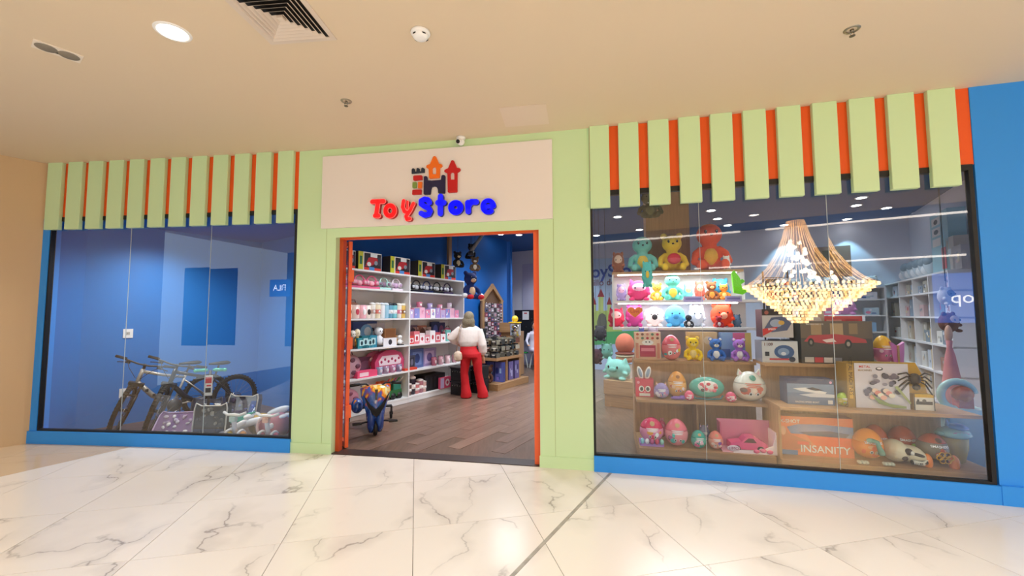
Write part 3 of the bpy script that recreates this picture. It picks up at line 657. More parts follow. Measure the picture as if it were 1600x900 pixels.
HEART = [(.0, -.9), (.5, -.4), (.95, .15), (.9, .6), (.55, .85), (.2, .75), (0, .45), (-.2, .75), (-.55, .85), (-.9, .6), (-.95, .15), (-.5, -.4)]
def egg(lab, loc, rot, w, h, bottom, top, split=.6, pal=('#ffffff', '#f27fae', '#7fd0c8'), seed=1, txt=None, tcol='#ffffff', ears=None, earcol=None, name='surprise_egg', big=None, cat='toy', group=None, button='#c9a27a'):
    t = thing(name, lab, cat, loc, rot, group); P = eggprof(w, h, 18); S = Surf(P); r = random.Random(seed)
    lo = [p for p in P if p[1] <= split*h]+[(S.r(split*h), split*h)]; hi = [(S.r(split*h)*1.004, split*h)]+[(p[0]*1.004, p[1]) for p in P if p[1] > split*h]
    b = MB(); b.lathe(lo, (0, 0, 0), gloss(bottom), 28); b.build('shell', t)
    b = MB(); b.lathe(hi, (0, 0, 0), gloss(top), 28); b.build('lid', t)
    b = MB()
    if big: S.blob(b, *big)
    for i in range(7): S.blob(b, r.uniform(-.38, .38)*w, h*r.uniform(.18, .48), w*r.uniform(.06, .13), w*r.uniform(.06, .12), gloss(r.choice(pal)), .004+.0006*i)
    if txt: S.text(b, txt, 0, h*.60, w*1.0/len(txt), gloss(tcol), .008)
    else:
        for k in range(3): S.blob(b, 0, h*(.63-.055*k), w*(.26-.03*k), w*.018, gloss(tcol), .009)
    for sx in (-1, 1): S.blob(b, sx*w*.1, h*.3, w*.05, w*.06, WHITE, .0095); S.blob(b, sx*w*.1, h*.295, w*.03, w*.04, BLACK, .0105)
    b.build('sticker', t)
    if button: b = MB(); S.blob(b, 0, h*.82, w*.09, w*.085, gloss(button), .012); b.build('button', t)
    if ears:
        for sx in (-1, 1):
            b = MB()
            if ears == 'cat':
                x0 = sx*w*.26; b.prism([(x0-w*.11, h*.86), (x0+w*.11, h*.86), (x0+sx*w*.06, h*1.08)] if sx > 0 else [(x0-w*.11, h*.86), (x0+w*.11, h*.86), (x0+sx*w*.06, h*1.08)], -.012, .02, gloss(earcol or top)); b.prism([(x0-w*.06, h*.89), (x0+w*.06, h*.89), (x0+sx*w*.05, h*1.02)], -.014, -.0121, gloss('#f6c9d8'))
            else:
                b.ell((sx*w*.3, 0, h*1.12), (w*.14, w*.06, h*.26), gloss(earcol or top), (0, sx*.18, 0), 12, 8); b.ell((sx*w*.3, -w*.045, h*1.13), (w*.08, w*.03, h*.19), gloss('#9fb6cf'), (0, sx*.18, 0), 10, 7)
            b.build('ear', t)
    return t
def plush_toy(lab, loc, rot, h, col, belly=None, muzzle=None, ears='round', earin=None, name='plush_toy', wide=1.0, hold=None, group=None, lean=0, feet=None, limp=0, eye=1):
    t = thing(name, lab, 'plush toy', loc, rot, group); k = h; m = plush(col); b = MB(); W = wide
    hz = .70; 
    b.ell((0, 0, .27*k), (.19*k*W, .16*k, .25*k), m); b.ell((0, -.01*k, hz*k), (.23*k*W, .2*k, .21*k), m, None, 18, 12)
    b.tube([(0, 0, .4*k), (0, 0, .6*k)], .13*k, m, 10)
    for s in (-1, 1):
        if ears == 'round': b.ell((s*.18*k*W, .02*k, (hz+.19)*k), (.085*k, .05*k, .085*k), m)
        elif ears == 'long': b.ell((s*.2*k*W, .02*k, (hz+.24)*k), (.05*k, .035*k, .16*k), m, (0, s*.7, 0))
        elif ears == 'cat': b.tube([(s*.13*k*W, 0, (hz+.1)*k), (s*.2*k*W, 0, (hz+.29)*k)], [.08*k, .012*k], m, 8)
        b.tube([(s*.14*k*W, -.02*k, .43*k), (s*.26*k*W, -.07*k, .33*k), (s*.29*k*W, -.13*k, .2*k)], [.07*k, .072*k, .065*k], m, 10); b.ell((s*.295*k*W, -.14*k, .175*k), .07*k, m)
        b.tube([(s*.1*k*W, 0, .12*k), (s*.19*k*W, -.18*k, .09*k), (s*.2*k*W, -.24*k, .1*k)], [.1*k, .088*k, .08*k], m, 10); b.ell((s*.2*k*W, -.27*k, .105*k), (.085*k, .06*k, .1*k), m)
    melt(b, 'body', t, k/42, 3)
    b = MB()
    if belly: b.ell((0, -.055*k, .27*k), (.145*k*W, .125*k, .19*k), plush(belly)); b.build('belly_patch', t); b = MB()
    if muzzle: b.ell((0, -.17*k, (hz-.06)*k), (.1*k, .07*k, .07*k), plush(muzzle)); b.build('muzzle', t); b = MB()
    for s in (-1, 1): b.ell((s*.095*k*W, -.19*k, (hz+.03)*k), (.026*k*eye, .018*k, .036*k*eye), mat('#141214', .15), None, 10, 7); b.ell((s*.09*k*W, -.206*k, (hz+.045)*k), .008*k, WHITE, None, 6, 4)
    b.build('eyes', t); b = MB(); b.ell((0, -.225*k, (hz-.03)*k), (.028*k, .02*k, .02*k), mat('#3a2a2a', .3), None, 10, 6); b.build('nose', t)
    if earin and ears == 'round':
        b = MB()
        for s in (-1, 1): b.ell((s*.18*k*W, -.022*k, (hz+.19)*k), (.055*k, .02*k, .055*k), plush(earin), None, 10, 6)
        b.build('ear_lining', t)
    if feet:
        b = MB()
        for s in (-1, 1): b.ell((s*.2*k*W, -.325*k, .11*k), (.055*k, .014*k, .065*k), plush(feet), None, 10, 6)
        b.build('foot_pads', t)
    if hold: b = MB(); b.ell((0, -.3*k, .3*k), (.15*k, .1*k, .13*k), plush(hold[0])); b.ell((0, -.305*k, .275*k), (.149*k, .1*k, .11*k), plush(hold[1])); b.build('held_ball', t)
    if lean: t.rotation_euler.x = lean
    return t
def round_plush(lab, loc, rot, w, h, col, face=None, nose=None, ears='round', extra=None, name='round_plush', group=None, wings=None, eyes=True):
    t = thing(name, lab, 'plush toy', loc, rot, group); m = plush(col); b = MB(); d = min(w, h)*.36
    b.ell((0, 0, h*.47), (w*.47, d, h*.46), m, None, 22, 14)
    for s in (-1, 1):
        if ears == 'round': b.ell((s*w*.3, 0, h*.86), (w*.11, d*.25, h*.11), m)
        elif ears == 'cat': b.tube([(s*w*.28, 0, h*.78), (s*w*.34, 0, h*1.02)], [w*.12, w*.015], m, 8)
        elif ears == 'flop': b.ell((s*w*.42, -d*.1, h*.66), (w*.1, d*.3, h*.2), m, (0, -s*.4, 0))
        b.ell((s*w*.3, -d*.6, h*.08), (w*.13, d*.4, h*.08), m); b.ell((s*w*.4, -d*.55, h*.34), (w*.09, d*.28, h*.08), m, (0, s*.5, 0))
    melt(b, 'body', t, max(w, h)/42, 3)
    if face: b = MB(); b.ell((0, -d*.42, h*.56), (w*.34, d*.66, h*.26), plush(face), None, 16, 10); b.build('face_patch', t)
    b = MB()
    for s in (-1, 1): b.ell((s*w*.17, -d*(1.03 if face else .94), h*.58), (w*.035, d*.07, w*.042), mat('#141214', .15), None, 8, 6)
    b.build('eyes', t)
    if nose: b = MB(); b.ell((0, -d*1.02, h*.46), (w*.15, d*.2, h*.13), plush(nose), None, 12, 8); b.build('muzzle', t)
    if extra: b = MB(); extra(b, w, h, d); b.build('decoration', t)
    return t
def shelf_unit(F, x0, x1, dep, zs, divs, lab, m=SHELFW, name='shelving_unit', plinth=.09, th=.028, back=True, cat='shelf'):
    t = thing(name, lab, cat, F.W(x0, 0), F.a); W = x1-x0
    for x in [0]+[d-x0 for d in divs]+[W]:
        b = MB(); b.box(x-.014, x+.014, .002, dep-.012, 0, zs[0]-th, m); b.build('upright', t)
    for z in zs: b = MB(); b.box(-.014, W+.014, 0, dep-.012, z-th, z, m); b.build('shelf_board', t)
    if back: b = MB(); b.box(-.014, W+.014, dep-.012, dep, 0, zs[0], m); b.build('back_panel', t)
    if plinth: b = MB(); b.box(-.014, W+.014, .004, .02, 0, zs[-1]-th, m); b.build('plinth', t)
    return t
# small goods, one mesh each; w width, h height, origin base centre
def headset_box(w, h, col, dark):
    b = MB(); b.box(-w/2, w/2, 0, .12, 0, h*.16, col); b.box(-w/2, w/2, .105, .12, 0, h*.8, WHITE)
    b.torus((0, .05, h*.5), w*.36, .012, (0, 1, 0), col, 20, 6, -.3, pi+.3)
    for s in (-1, 1): b.cyl((s*w*.36, .02, h*.42), (s*w*.36, .09, h*.42), w*.16, col, 14); b.cyl((s*w*.36, .012, h*.42), (s*w*.36, .02, h*.42), w*.11, dark, 14)
    b.ell((0, .05, h*.38), (w*.2, .04, h*.2), dark, None, 12, 8)
    return b
def tumbler(w, h, col, lid, band=None):
    b = MB(); b.lathe([(w*.36, 0), (w*.42, h*.03), (w*.46, h*.8), (w*.44, h*.84)], (0, w/2, 0), gloss(col), 16)
    b.lathe([(w*.46, h*.84), (w*.46, h*.93), (w*.3, h*.97), (w*.12, h*1.0)], (0, w/2, 0), gloss(lid), 16)
    if band: b.lathe([(w*.455, h*.3), (w*.47, h*.55)], (0, w/2, 0), gloss(band), 16, cap=False); b.ell((0, .02, h*.42), (w*.2, .03, h*.1), WHITE, None, 8, 5)
    return b
def mug(w, h, col, dec):
    b = MB(); b.lathe([(w*.34, 0), (w*.4, h*.05), (w*.42, h), (w*.37, h), (w*.36, h*.2)], (0, w/2, 0), gloss(col), 16)
    b.torus((w*.42, w/2, h*.5), h*.25, h*.06, (0, 1, 0), gloss(col), 14, 6, -pi/2, pi/2)
    b.ell((0, w*.12, h*.5), (w*.2, w*.05, h*.25), gloss(dec), None, 8, 6)
    return b
def figurine(w, h, col, c2):
    b = MB(); b.box(-w*.4, w*.4, .0, w*.6, 0, h*.08, DARK); b.lathe([(w*.2, h*.08), (w*.28, h*.25), (w*.16, h*.55), (w*.1, h*.6)], (0, w*.3, 0), col, 12); b.ell((0, w*.3, h*.77), (w*.3, w*.28, h*.22), c2, None, 12, 8)
    for s in (-1, 1): b.tube([(s*w*.15, w*.3, h*.5), (s*w*.38, w*.2, h*.3)], w*.07, col, 6); b.ell((s*w*.1, w*.04, h*.78), w*.04, BLACK, None, 6, 4)
    return b
def pouch(w, h, col, c2):
    b = MB(); b.ell((0, .06, h*.45), (w*.5, .06, h*.46), gloss(col), None, 16, 10)
    for i in range(5): a = i*1.3; b.ell((w*.28*cos(a), .002, h*(.45+.25*sin(a))), (w*.1, .01, h*.09), gloss(c2), None, 8, 5)
    b.tube([(-w*.15, .06, h*.88), (-w*.12, .06, h*1.02), (w*.12, .06, h*1.02), (w*.15, .06, h*.88)], .008, gloss(c2), 6)
    return b
def item(b, name, lab, cat, F, x, y, z, yaw=0, group=None):
    o = b.build(name, None, F.W(x, y, z), F.a+yaw); return tag(o, lab, cat, group)
# ================================================================== DOORWAY VIEW
SF1 = Frame(-2.157, 7.106, radians(60)); SX0, SX1, SD = -1.03, 2.235, .594
SZ = [2.30, 2.0, 1.51, 1.03, .565, .10]
shelf_unit(SF1, SX0, SX1, .42, SZ, [SD], 'tall white open shelving unit along the blue wall seen through the doorway')
G_ = gloss
# top: construction toy cartons
rr = random.Random(3)
G = gloss
tops = [(536, 556), (558, 598), (603, 647), (650, 683), (684, 717)]
for i, (a, c) in enumerate(tops):
    p, w_, h_ = put(SF1, .05, 2.30, a, c, [392, 395, 403, 407, 411][i]); h_ = .30 if i else .29
    w_ = min(w_, .5)
    L = [('r', 0, 0, .2, 1, '#c9c22e'), ('r', .05, .3, .16, .75, '#2b6e46'), ('r', .24, .05, .98, .95, '#2a2226'), ('p', [(.28, .2), (.6, .3), (.9, .62), (.7, .8), (.42, .7)], '#b3262c'), ('e', .45, .35, .09, .12, '#d8d4cf'), ('e', .75, .45, .08, .12, '#8a9099'), ('r', .24, .0, .98, .16, '#d8392d'), ('r', .45, .02, .68, .2, '#4d86c6'), ('r', .5, .75, .8, .95, '#e9e6e2'), ('r', .82, .3, .96, .8, '#3a3440')]
    carton(ORD[i]+' red and black toy carton from the left on top of the white unit', 'box', p, SF1.a, w_*.96, h_, .2, '#e8e2da', '#3a332f', L)
# second shelf
def X1(px, y=.06): return SF1.at(px, 450, y)[0]
for i, px in enumerate((546, 564, 583)):
    item(headset_box(.27, .235, mat('#e86a92', .35), mat('#f4b6c6', .4)), 'headset_pack', ORD[i]+' pink toy headset pack from the left on the shelf below the cartons', 'headphones', SF1, X1(px), .05, 2.0)
item(headset_box(.25, .235, mat('#b9e2da', .35), mat('#8a6f86', .4)), 'headset_pack', 'mint and white toy headset pack right of the pink ones', 'headphones', SF1, X1(602), .05, 2.0)
item(headset_box(.25, .235, mat('#e9dbe6', .35), mat('#caa6c8', .4)), 'headset_pack', 'white unicorn-style headset pack next to the white divider', 'headphones', SF1, X1(621), .05, 2.0)
for i, px in enumerate((653, 669, 685, 701)):
    item(headset_box(.29, .235, mat(['#1d1d28', '#25305e', '#1b1b22', '#3a2a52'][i], .3), mat('#cfd0d8', .4)), 'headset_pack', ORD[i]+' dark over-ear headset pack right of the white divider', 'headphones', SF1, X1(px), .05, 2.0)
# third shelf
for i, (px, c, dd_) in enumerate(((538, '#f4d8d2', '#5a3b3a'), (549, '#e9d9cc', '#2e2a2a'), (561, '#f0d2c8', '#c9485a'), (572, '#f3b8c4', '#ffffff'), (579, '#efe0d6', '#3b2c2c'))):
    item(mug(.17, .22, c, dd_), 'mug', ORD[i]+' round pastel mug from the left on the third shelf', 'mug', SF1, X1(px), .06, 1.51)
for i, (px, c, l, bd) in enumerate(((586, '#efe9e4', '#f7f4f0', '#c2a39a'), (594, '#f2e3c6', '#efe6dc', '#d97a72'), (601, '#eef1f6', '#dbe4f0', None), (607, '#9fcbe2', '#dfeaf2', None), (613, '#6aa3bf', '#27303a', '#e9eef2'), (620, '#7cc9d4', '#27303a', '#e9eef2'), (627, '#f0e6dd', '#f6efe6', '#d4708a'), (633, '#e3bd62', '#f1ead8', '#8c5a34'))):
    item(tumbler(.12, .27, c, l, bd), 'drink_tumbler', ['white', 'cream', 'pearl white', 'pale blue', 'teal', 'turquoise', 'cream and pink', 'golden'][i]+' drink tumbler, '+ORD[i]+' of the tumbler row on the third shelf', 'bottle', SF1, X1(px), .06, 1.51)
item(figurine(.16, .13, gloss('#caa08c'), gloss('#b98a78')) if 0 else pouch(.3, .3, '#d9a99a', '#a05f50'), 'pouch', 'beige pouch standing behind the mugs on the third shelf', 'pouch', SF1, X1(556, .25), .25, 1.51)
rr = random.Random(5)
pk = ['#c9b4dc', '#8d8fd0', '#f1b8d0', '#e58cae', '#ffffff', '#b79ad6']
for i in range(10):
    x = .68+i*.152; c = pk[i % 6]
    carton(ORD[i]+' low pastel stationery box from the divider on the third shelf', 'box', SF1.W(x, .05, 1.51), SF1.a, .14, .16+.02*(i % 3), .2, c, pk[(i+2) % 6], rp(rr, pk, 3), child=False)
    if i % 2 == 0 and i < 9: item(mug(.13, .11, ['#e8a0b8', '#c06a84', '#b0a0d0', '#d88aa0', '#e0c8d8'][i//2], '#ffffff'), 'trinket_jar', ORD[i//2]+' small pink jar stacked on the pastel boxes of the third shelf', 'jar', SF1, x+.01, .08, 1.51+.16+.02*(i % 3))
# fourth shelf left
F4 = 1.03
def C4(px, w_, h_, d, col, L, lab, y=.05, yaw=0, z=F4, side=None): return carton(lab, 'box', SF1.W(X1(px, y), y, z), SF1.a, w_, h_, d, col, side, L, child=False, yaw=yaw)
for i, (px, c, c2) in enumerate(((541, '#8a3a2c', '#e0b070'), (549, '#f0ece6', '#1c1a1a'), (556, '#6a4634', '#e8e2da'))): item(figurine(.17, .3, G(c), G(c2)), 'figurine', ['brown and gold', 'black and white', 'brown and white'][i]+' small figurine near the door glass on the fourth shelf', 'figurine', SF1, X1(px), .06, F4)
item(figurine(.17, .32, gloss('#d9a53a'), gloss('#f2e6c6')), 'table_clock', 'golden figure clock on the fourth shelf', 'clock', SF1, X1(563), .06, F4)
C4(572, .5, .43, .08, '#3e4f86', [('e', .55, .55, .28, .34, '#7fb2e0'), ('e', .6, .6, .15, .18, '#dfeaf6'), ('r', .05, .05, .3, .3, '#1f2c54')], 'large blue picture box at the back of the fourth shelf', .28)
for i, (px, c) in enumerate(((567, '#2f8f9c'), (573, '#1f6f7e'), (580, '#5ab6c6'), (585, '#2a86a4'))): C4(px, .15, .17+.03*(i % 2), .1, c, [('r', .2, .25, .8, .8, '#bfe6ea'), ('e', .5, .5, .15, .2, '#1c3c48')], ORD[i]+' teal camera-shaped toy box on the fourth shelf')
item(figurine(.26, .34, gloss('#e9e9f0'), gloss('#f6f6fa')), 'plastic_robot', 'white round robot toy in the middle of the fourth shelf', 'toy', SF1, X1(598), .06, F4)
C4(589, .4, .2, .1, '#d9d2dc', [('e', .3, .5, .09, .16, '#2a2430'), ('e', .75, .5, .09, .16, '#c94a5a')], 'pale camera toy box stacked at the back of the fourth shelf', .28, z=F4+.19)
C4(611, .3, .14, .14, '#e6e4ea', [('e', .5, .5, .14, .34, '#2a2a34')], 'white toy camera box near the divider on the fourth shelf')
C4(611, .26, .16, .1, '#8a5a34', [('r', .1, .1, .9, .9, '#7a4c2a')], 'small brown box stacked on the white camera box', .08, z=F4+.142)
C4(622, .2, .17, .1, '#b48a5c', [], 'plain kraft box beside the white bird figurine', .2)
item(figurine(.16, .18, gloss('#f4f4f4'), gloss('#fbfbfb')), 'figurine', 'white bird figurine next to the divider on the fourth shelf', 'figurine', SF1, X1(628), .05, F4)
# fourth shelf right
for i, (px, c, h_) in enumerate(((646, '#6e5666', .34), (653, '#caa79a', .3), (661, '#a8664c', .33), (668, '#b9a59c', .3), (681, '#2c2f58', .4), (690, '#34305c', .38))): C4(px, .24, h_, .05, c, [('e', .5, .6, .3, .25, ['#3a2c38', '#7c5648', '#5c3426', '#6f5a52', '#5a62a8', '#8a4a72'][i]), ('r', .15, .08, .85, .25, '#d9cfc8')], ORD[i]+' upright picture box at the back of the fourth shelf right of the divider', .27)
for i in range(9): C4(644+i*8.2, .15, .15+.04*((i*5) % 3), .12, ['#d8443c', '#e07a84', '#f0d8dc', '#d98a96', '#f4eef0', '#c9525e', '#efe7ea', '#6ab0a8', '#b8343c'][i], [('r', .15, .2, .85, .75, '#f6eef0'), ('e', .5, .45, .2, .2, '#c23a4a')], ORD[i]+' small pink or red gift box, front row right of divider, fourth shelf')
item(pouch(.34, .3, '#7a2c3c', '#3a1c26'), 'gift_bag', 'dark red gift bag beside the woman on the fourth shelf', 'bag', SF1, X1(703), .06, F4)
# fifth shelf
item(pouch(.5, .42, '#b98f9c', '#6a4050'), 'clear_backpack', 'clear patterned pink backpack on the fifth shelf near the door glass', 'bag', SF1, X1(552), .08, .565)
item(pouch(.34, .38, '#a9a0b4', '#d8dde8'), 'clear_backpack', 'grey patterned backpack at the back of the fifth shelf', 'bag', SF1, X1(563), .22, .565)
F5 = .565
C4(578, .62, .3, .08, '#6c4a66', [('e', .4, .5, .2, .3, '#8a6684'), ('r', .7, .1, .95, .4, '#4a2c48')], 'wide plum coloured box at the back of the fifth shelf', .26, z=F5)
C4(577, .4, .1, .16, '#ef4f7a', [('r', .1, .2, .55, .8, '#ffd9e4')], 'flat hot pink box at the front of the fifth shelf', .03, z=F5)
item(pouch(.5, .42, '#c06a86', '#f1d4de'), 'heart_bag', 'rose heart-shaped bag on the fifth shelf', 'bag', SF1, X1(603), .24, F5)
b = MB(); b.prism([(-.32, 0), (.32, 0), (.34, .2), (.26, .33), (.1, .39), (-.1, .39), (-.26, .33), (-.34, .2)], 0, .1, gloss('#c94a72')); b.prism([(-.24, .14), (.24, .14), (.26, .22), (.18, .3), (-.18, .3), (-.26, .22)], -.003, 0, gloss('#efd6e0'))
for i in range(6): b.ell((-.2+.08*i, -.004, .2+.04*(i % 2)), (.025, .006, .025), gloss('#b0305a'), None, 8, 5)
item(b, 'fan_shaped_case', 'deep pink shell-shaped case with clear window on the fifth shelf', 'case', SF1, X1(614), .1, F5)
for i in range(4): item(mug(.15, .13, ['#8a8fa8', '#9c7f94', '#a9708c', '#7f6f8c'][i], '#d8d0dc'), 'trinket_jar', ORD[i]+' mauve trinket in the front row of the fifth shelf', 'jar', SF1, X1(597+i*10), .03, F5)
for i, (px, w_, h_, c) in enumerate(((645, .2, .25, '#4a4a5c'), (653, .4, .36, '#4d5f94'), (657, .3, .3, '#8a94b4'), (672, .45, .34, '#9a86b4'))): C4(px, w_, h_, .04, c, [('r', .15, .15, .85, .85, ['#2a2a38', '#6a7cb0', '#d8d4e0', '#c4b0d4'][i]), ('e', .5, .5, .2, .25, ['#6a6a80', '#2c3a6c', '#5a6a9c', '#6c5a94'][i])], ORD[i]+' upright picture book from the divider on the fifth shelf', .12+.03*i, .1, F5)
C4(644, .32, .04, .2, '#d84a34', [], 'flat orange-red box lying on the fifth shelf beside the divider', .02, z=F5)
for i in range(7): item(mug(.13, .16, ['#a85a6c', '#6a4a5c', '#b98a94', '#7c3c4c', '#c8a4a8', '#8c5a64', '#b0808a'][i], '#e6d6d8'), 'snow_globe', ORD[i]+' small maroon snow globe in the row beside the woman on the fifth shelf', 'figurine', SF1, X1(683+i*5.2), .06+.1*(i % 2), F5)
# bottom shelf
b = MB(); b.box(-.22, .22, 0, .22, .05, .16, gloss('#2f6b3c'), .02); b.box(-.22, -.04, .01, .21, .16, .32, gloss('#ee5a1c'), .015); b.box(.02, .2, .01, .21, .16, .27, gloss('#2c7a66'), .015)
for sx in (-.15, .0, .15): b.cyl((sx, -.01, .055), (sx, .04, .055), .055, BLACK, 14)
for i in range(5): b.tube([(-.1+.08*i, .1, .26), (-.05+.08*i, .04, .36)], .012, G(['#d8343c', '#e8b43c', '#c24a7a', '#3a8a4c', '#d8d4cc'][i]), 6)
item(b, 'toy_truck', 'orange and green toy truck on the bottom shelf behind the three-wheeler', 'toy car', SF1, X1(617), .06, .10)
item(pouch(.5, .35, '#c07f8e', '#8c4a5c'), 'gift_bag', 'pink patterned gift bag on the bottom shelf near the door glass', 'bag', SF1, X1(548), .06, .10)
item(pouch(.4, .2, '#a33a44', '#d8a0a4'), 'gift_bag', 'low red bag on the bottom shelf left of the three-wheeler handlebar', 'bag', SF1, X1(530), .05, .10)
for i, (px, c, h_) in enumerate(((644, '#6a4a44', .22), (650, '#2c2430', .34), (656, '#c87a7a', .2), (662, '#a86a74', .26), (667, '#d0a49c', .22))): item(tumbler(.15, h_, c, '#d9c9c4', '#f0e2de'), 'mug', ORD[i]+' tall mug from the divider on the bottom shelf', 'mug', SF1, X1(px), .06, .10)
b = MB(); b.box(-.3, .3, 0, .3, 0, .3, mat('#121114', .6), .01)
for i in range(5): b.box(-.28+.12*i, -.22+.12*i, -.004, 0, .05, .25, mat('#232228', .6))
item(b, 'black_crate', 'black plastic crate standing on the bottom shelf', 'crate', SF1, X1(683), .08, .10)
C4(697, .34, .22, .04, '#d8486c', [('r', .05, .05, .38, .95, '#c8b4dc'), ('e', .68, .5, .2, .32, '#f4dce0'), ('e', .68, .5, .1, .16, '#c43a54')], 'pink and lilac picture book on the bottom shelf', -.005, z=.101)
# black crates behind the woman
for i, (px, zz) in enumerate(((711, 0), (711, .27), (741, 0), (741, .27))):
    x, y = SF1.on(709 if i < 2 else 745, 615, 0); b = MB(); b.box(-.15, .15, -.15, .15, 0, .26, mat('#131216', .6), .02)
    for k in range(4): b.ell((-.09+.06*k, -.15, .18), (.012, .006, .012), mat('#8a8a7c', .4), None, 6, 4)
    b.box(-.155, .155, -.155, .155, .235, .262, mat('#1c1b20', .5)); b.box(-.06, .06, -.165, -.15, .19, .215, mat('#2c2b30', .4))
    P = [(-1.03, 8.45), (-1.03, 8.45), (-.68, 8.64), (-.68, 8.64)][i]
    o = b.build('storage_crate', None, (P[0], P[1], zz), radians(-30)); tag(o, ['lower', 'upper', 'lower', 'upper'][i]+' black crate of the stack '+('left' if i < 2 else 'right')+' of the red trousers', 'crate')
# ------------------------------------------------------------------ demonstration table
TF = Frame(-.297, 8.70, radians(60)); tb = thing('display_table', 'wooden display table with raised plinth loaded with toy cars', 'table', TF.W(0, 0), TF.a)
b = MB(); b.box(0, 1.35, 0, .8, 0, .13, M_WOOD); b.build('plinth', tb)
b = MB(); b.box(.08, 1.2, .08, .78, .60, .66, M_WOOD); b.build('table_top', tb)
b = MB(); b.box(.55, .6, .12, .75, .13, .60, M_WOODV); b.box(.1, 1.18, .72, .75, .13, .6, M_WOODV); b.build('support_panel', tb)
b = MB(); b.box(1.12, 1.18, .12, .72, .13, .60, M_WOODV); b.build('end_panel', tb)
TE = Frame(*TF.W(.0, .0).xy, radians(-30))      # short side facing the door: x to the right along U
def T(lx, ly, z): return TF.W(lx, ly, z)
rr = random.Random(11)
dk = ['#3b3a38', '#6a6458', '#2a2d30', '#8a8478', '#4d4a40', '#b8b0a0', '#5c4a34', '#96907f', '#7a4a3c', '#3c4a52']
n = 0
for k in range(5):
    for j in range(4):
        lx, ly, ww = .16+k*.21, .16+j*.175, .155
        for lv in range(3 if j < 3 or k > 0 else 2):
            z = .66+lv*.14; hh = .12 if lv < 2 else .1+.05*rr.random(); c = dk[(n*7) % 10]
            b = MB(); b.box(-ww/2, ww/2, -.07, .07, 0, hh*.75, mat(dk[(n*3+1) % 10], .5)); b.quad((-ww/2, -.0705, 0), (ww/2, -.0705, 0), (ww/2, -.0705, hh*.7), (-ww/2, -.0705, hh*.7), c)
            b.box(-ww*.35, ww*.35, -.05, .04, hh*.75, hh, G(dk[(n*5+2) % 10])); 
            for sx in (-.05, .05): b.cyl((sx, -.078, .035), (sx, -.068, .035), .024, BLACK, 10)
            b.quad((-ww*.3, -.0715, hh*.4), (ww*.3, -.0715, hh*.4), (ww*.25, -.0715, hh*.6), (-ww*.3, -.0715, hh*.6), '#d8d2c6')
            o = b.build('toy_car_box', None, T(lx, ly, z), radians(-30)+rr.uniform(-.3, .3)); o.scale = (rr.uniform(.8, 1.05), 1, 1); n += 1
            tag(o, 'boxed toy vehicle, %s layer, %s column, %s row from the aisle on the table' % (ORD[lv], ORD[k], ORD[j]), 'toy car', 'boxed vehicles on the display table')
b = MB(); b.cyl((0, 0, 0), (0, 0, .3), .1, M_FILM, 18, .13); b.cyl((0, 0, .3), (0, 0, .325), .15, gloss('#f0c81e'), 18)
for i in range(12): b.ell((.06*cos(i*2.4), .06*sin(i*2.4), .03+.02*i), .03, G(['#f0d040', '#222222', '#d8d4c8'][i % 3]), None, 7, 5)
o = b.build('toy_tub', None, T(.95, .13, 1.08), 0); tag(o, 'clear tub with bright yellow lid on the corner of the display table', 'tub')
o = carton('white square box with pink and purple flower at the table end', 'box', T(1.08, .22, 1.09), radians(-30), .22, .26, .1, '#e8ecf2', None, [('e', .5, .55, .22, .22, '#8a4ab8'), ('e', .55, .5, .12, .12, '#e0458a'), ('e', .4, .45, .1, .1, '#3a8ad0')])
b = MB(); b.ell((0, 0, .07), .075, gloss('#f0d23a')); b.cyl((0, 0, 0), (0, 0, .02), .05, gloss('#d8b020'), 12)
o = b.build('toy_ball', None, T(.95, .13, 1.405), 0); tag(o, 'yellow ball on top of the yellow-lidded tub', 'ball')
for i, (lx, c, bl) in enumerate(((.2, '#3f86c8', '#a8d8f0'), (.36, '#5a3424', '#c08a5c'))):
    P = T(.16, .6-.27*i, .131); plush_toy(['blue plush animal seated under the display table', 'brown plush monkey seated under the display table'][i], P, radians(-30), .40, c, bl, bl)
for i in range(3): carton(ORD[i]+' blue and lilac plush box under the display table', 'box', TF.W(.33+.0*i, .62-.22*i, .131), radians(-30), .2, .42, .1, '#5a62b0', '#3a4284', rp(rr, ['#a8c8f0', '#7f6fc8', '#d8d4f0', '#2c3c8c'], 4))
for i in range(2): carton(ORD[i]+' purple toy box at the far end under the display table', 'box', TF.W(.75+.26*i, .12, .131), radians(60), .2, .4, .1, '#6a5f9a', '#4a4478', rp(rr, ['#a8a8d0', '#7f6fa8', '#3a3468'], 4))
# low dark rack behind the woman on the table's far side
b = MB(); b.box(-.15, .15, 0, .6, 0, 1.2, mat('#1b1a1e', .6), .02); b.box(-.16, .16, -.01, .61, 1.2, 1.25, mat('#242328', .5)); o = b.build('black_counter', None, (-1.03, 9.5, 0), radians(-30)); tag(o, 'black counter cabinet between the woman and the framed rack', 'cabinet')
b = MB(); b.box(-.5, -.1, 0, .05, 0, .25, M_WOOD); b.box(-.1, .02, .0, .06, 0, .25, mat('#2d3f35', .6)); b.box(-.5, .0, .05, .5, 0, .02, M_WOOD); b.box(-.5,.0,.06,.5,-1.1,0, M_WOODV)
o = b.build('service_counter', None, (.14, 10.72, 1.12), radians(-20)); tag(o, 'low wooden and green counter behind the display table', 'counter')
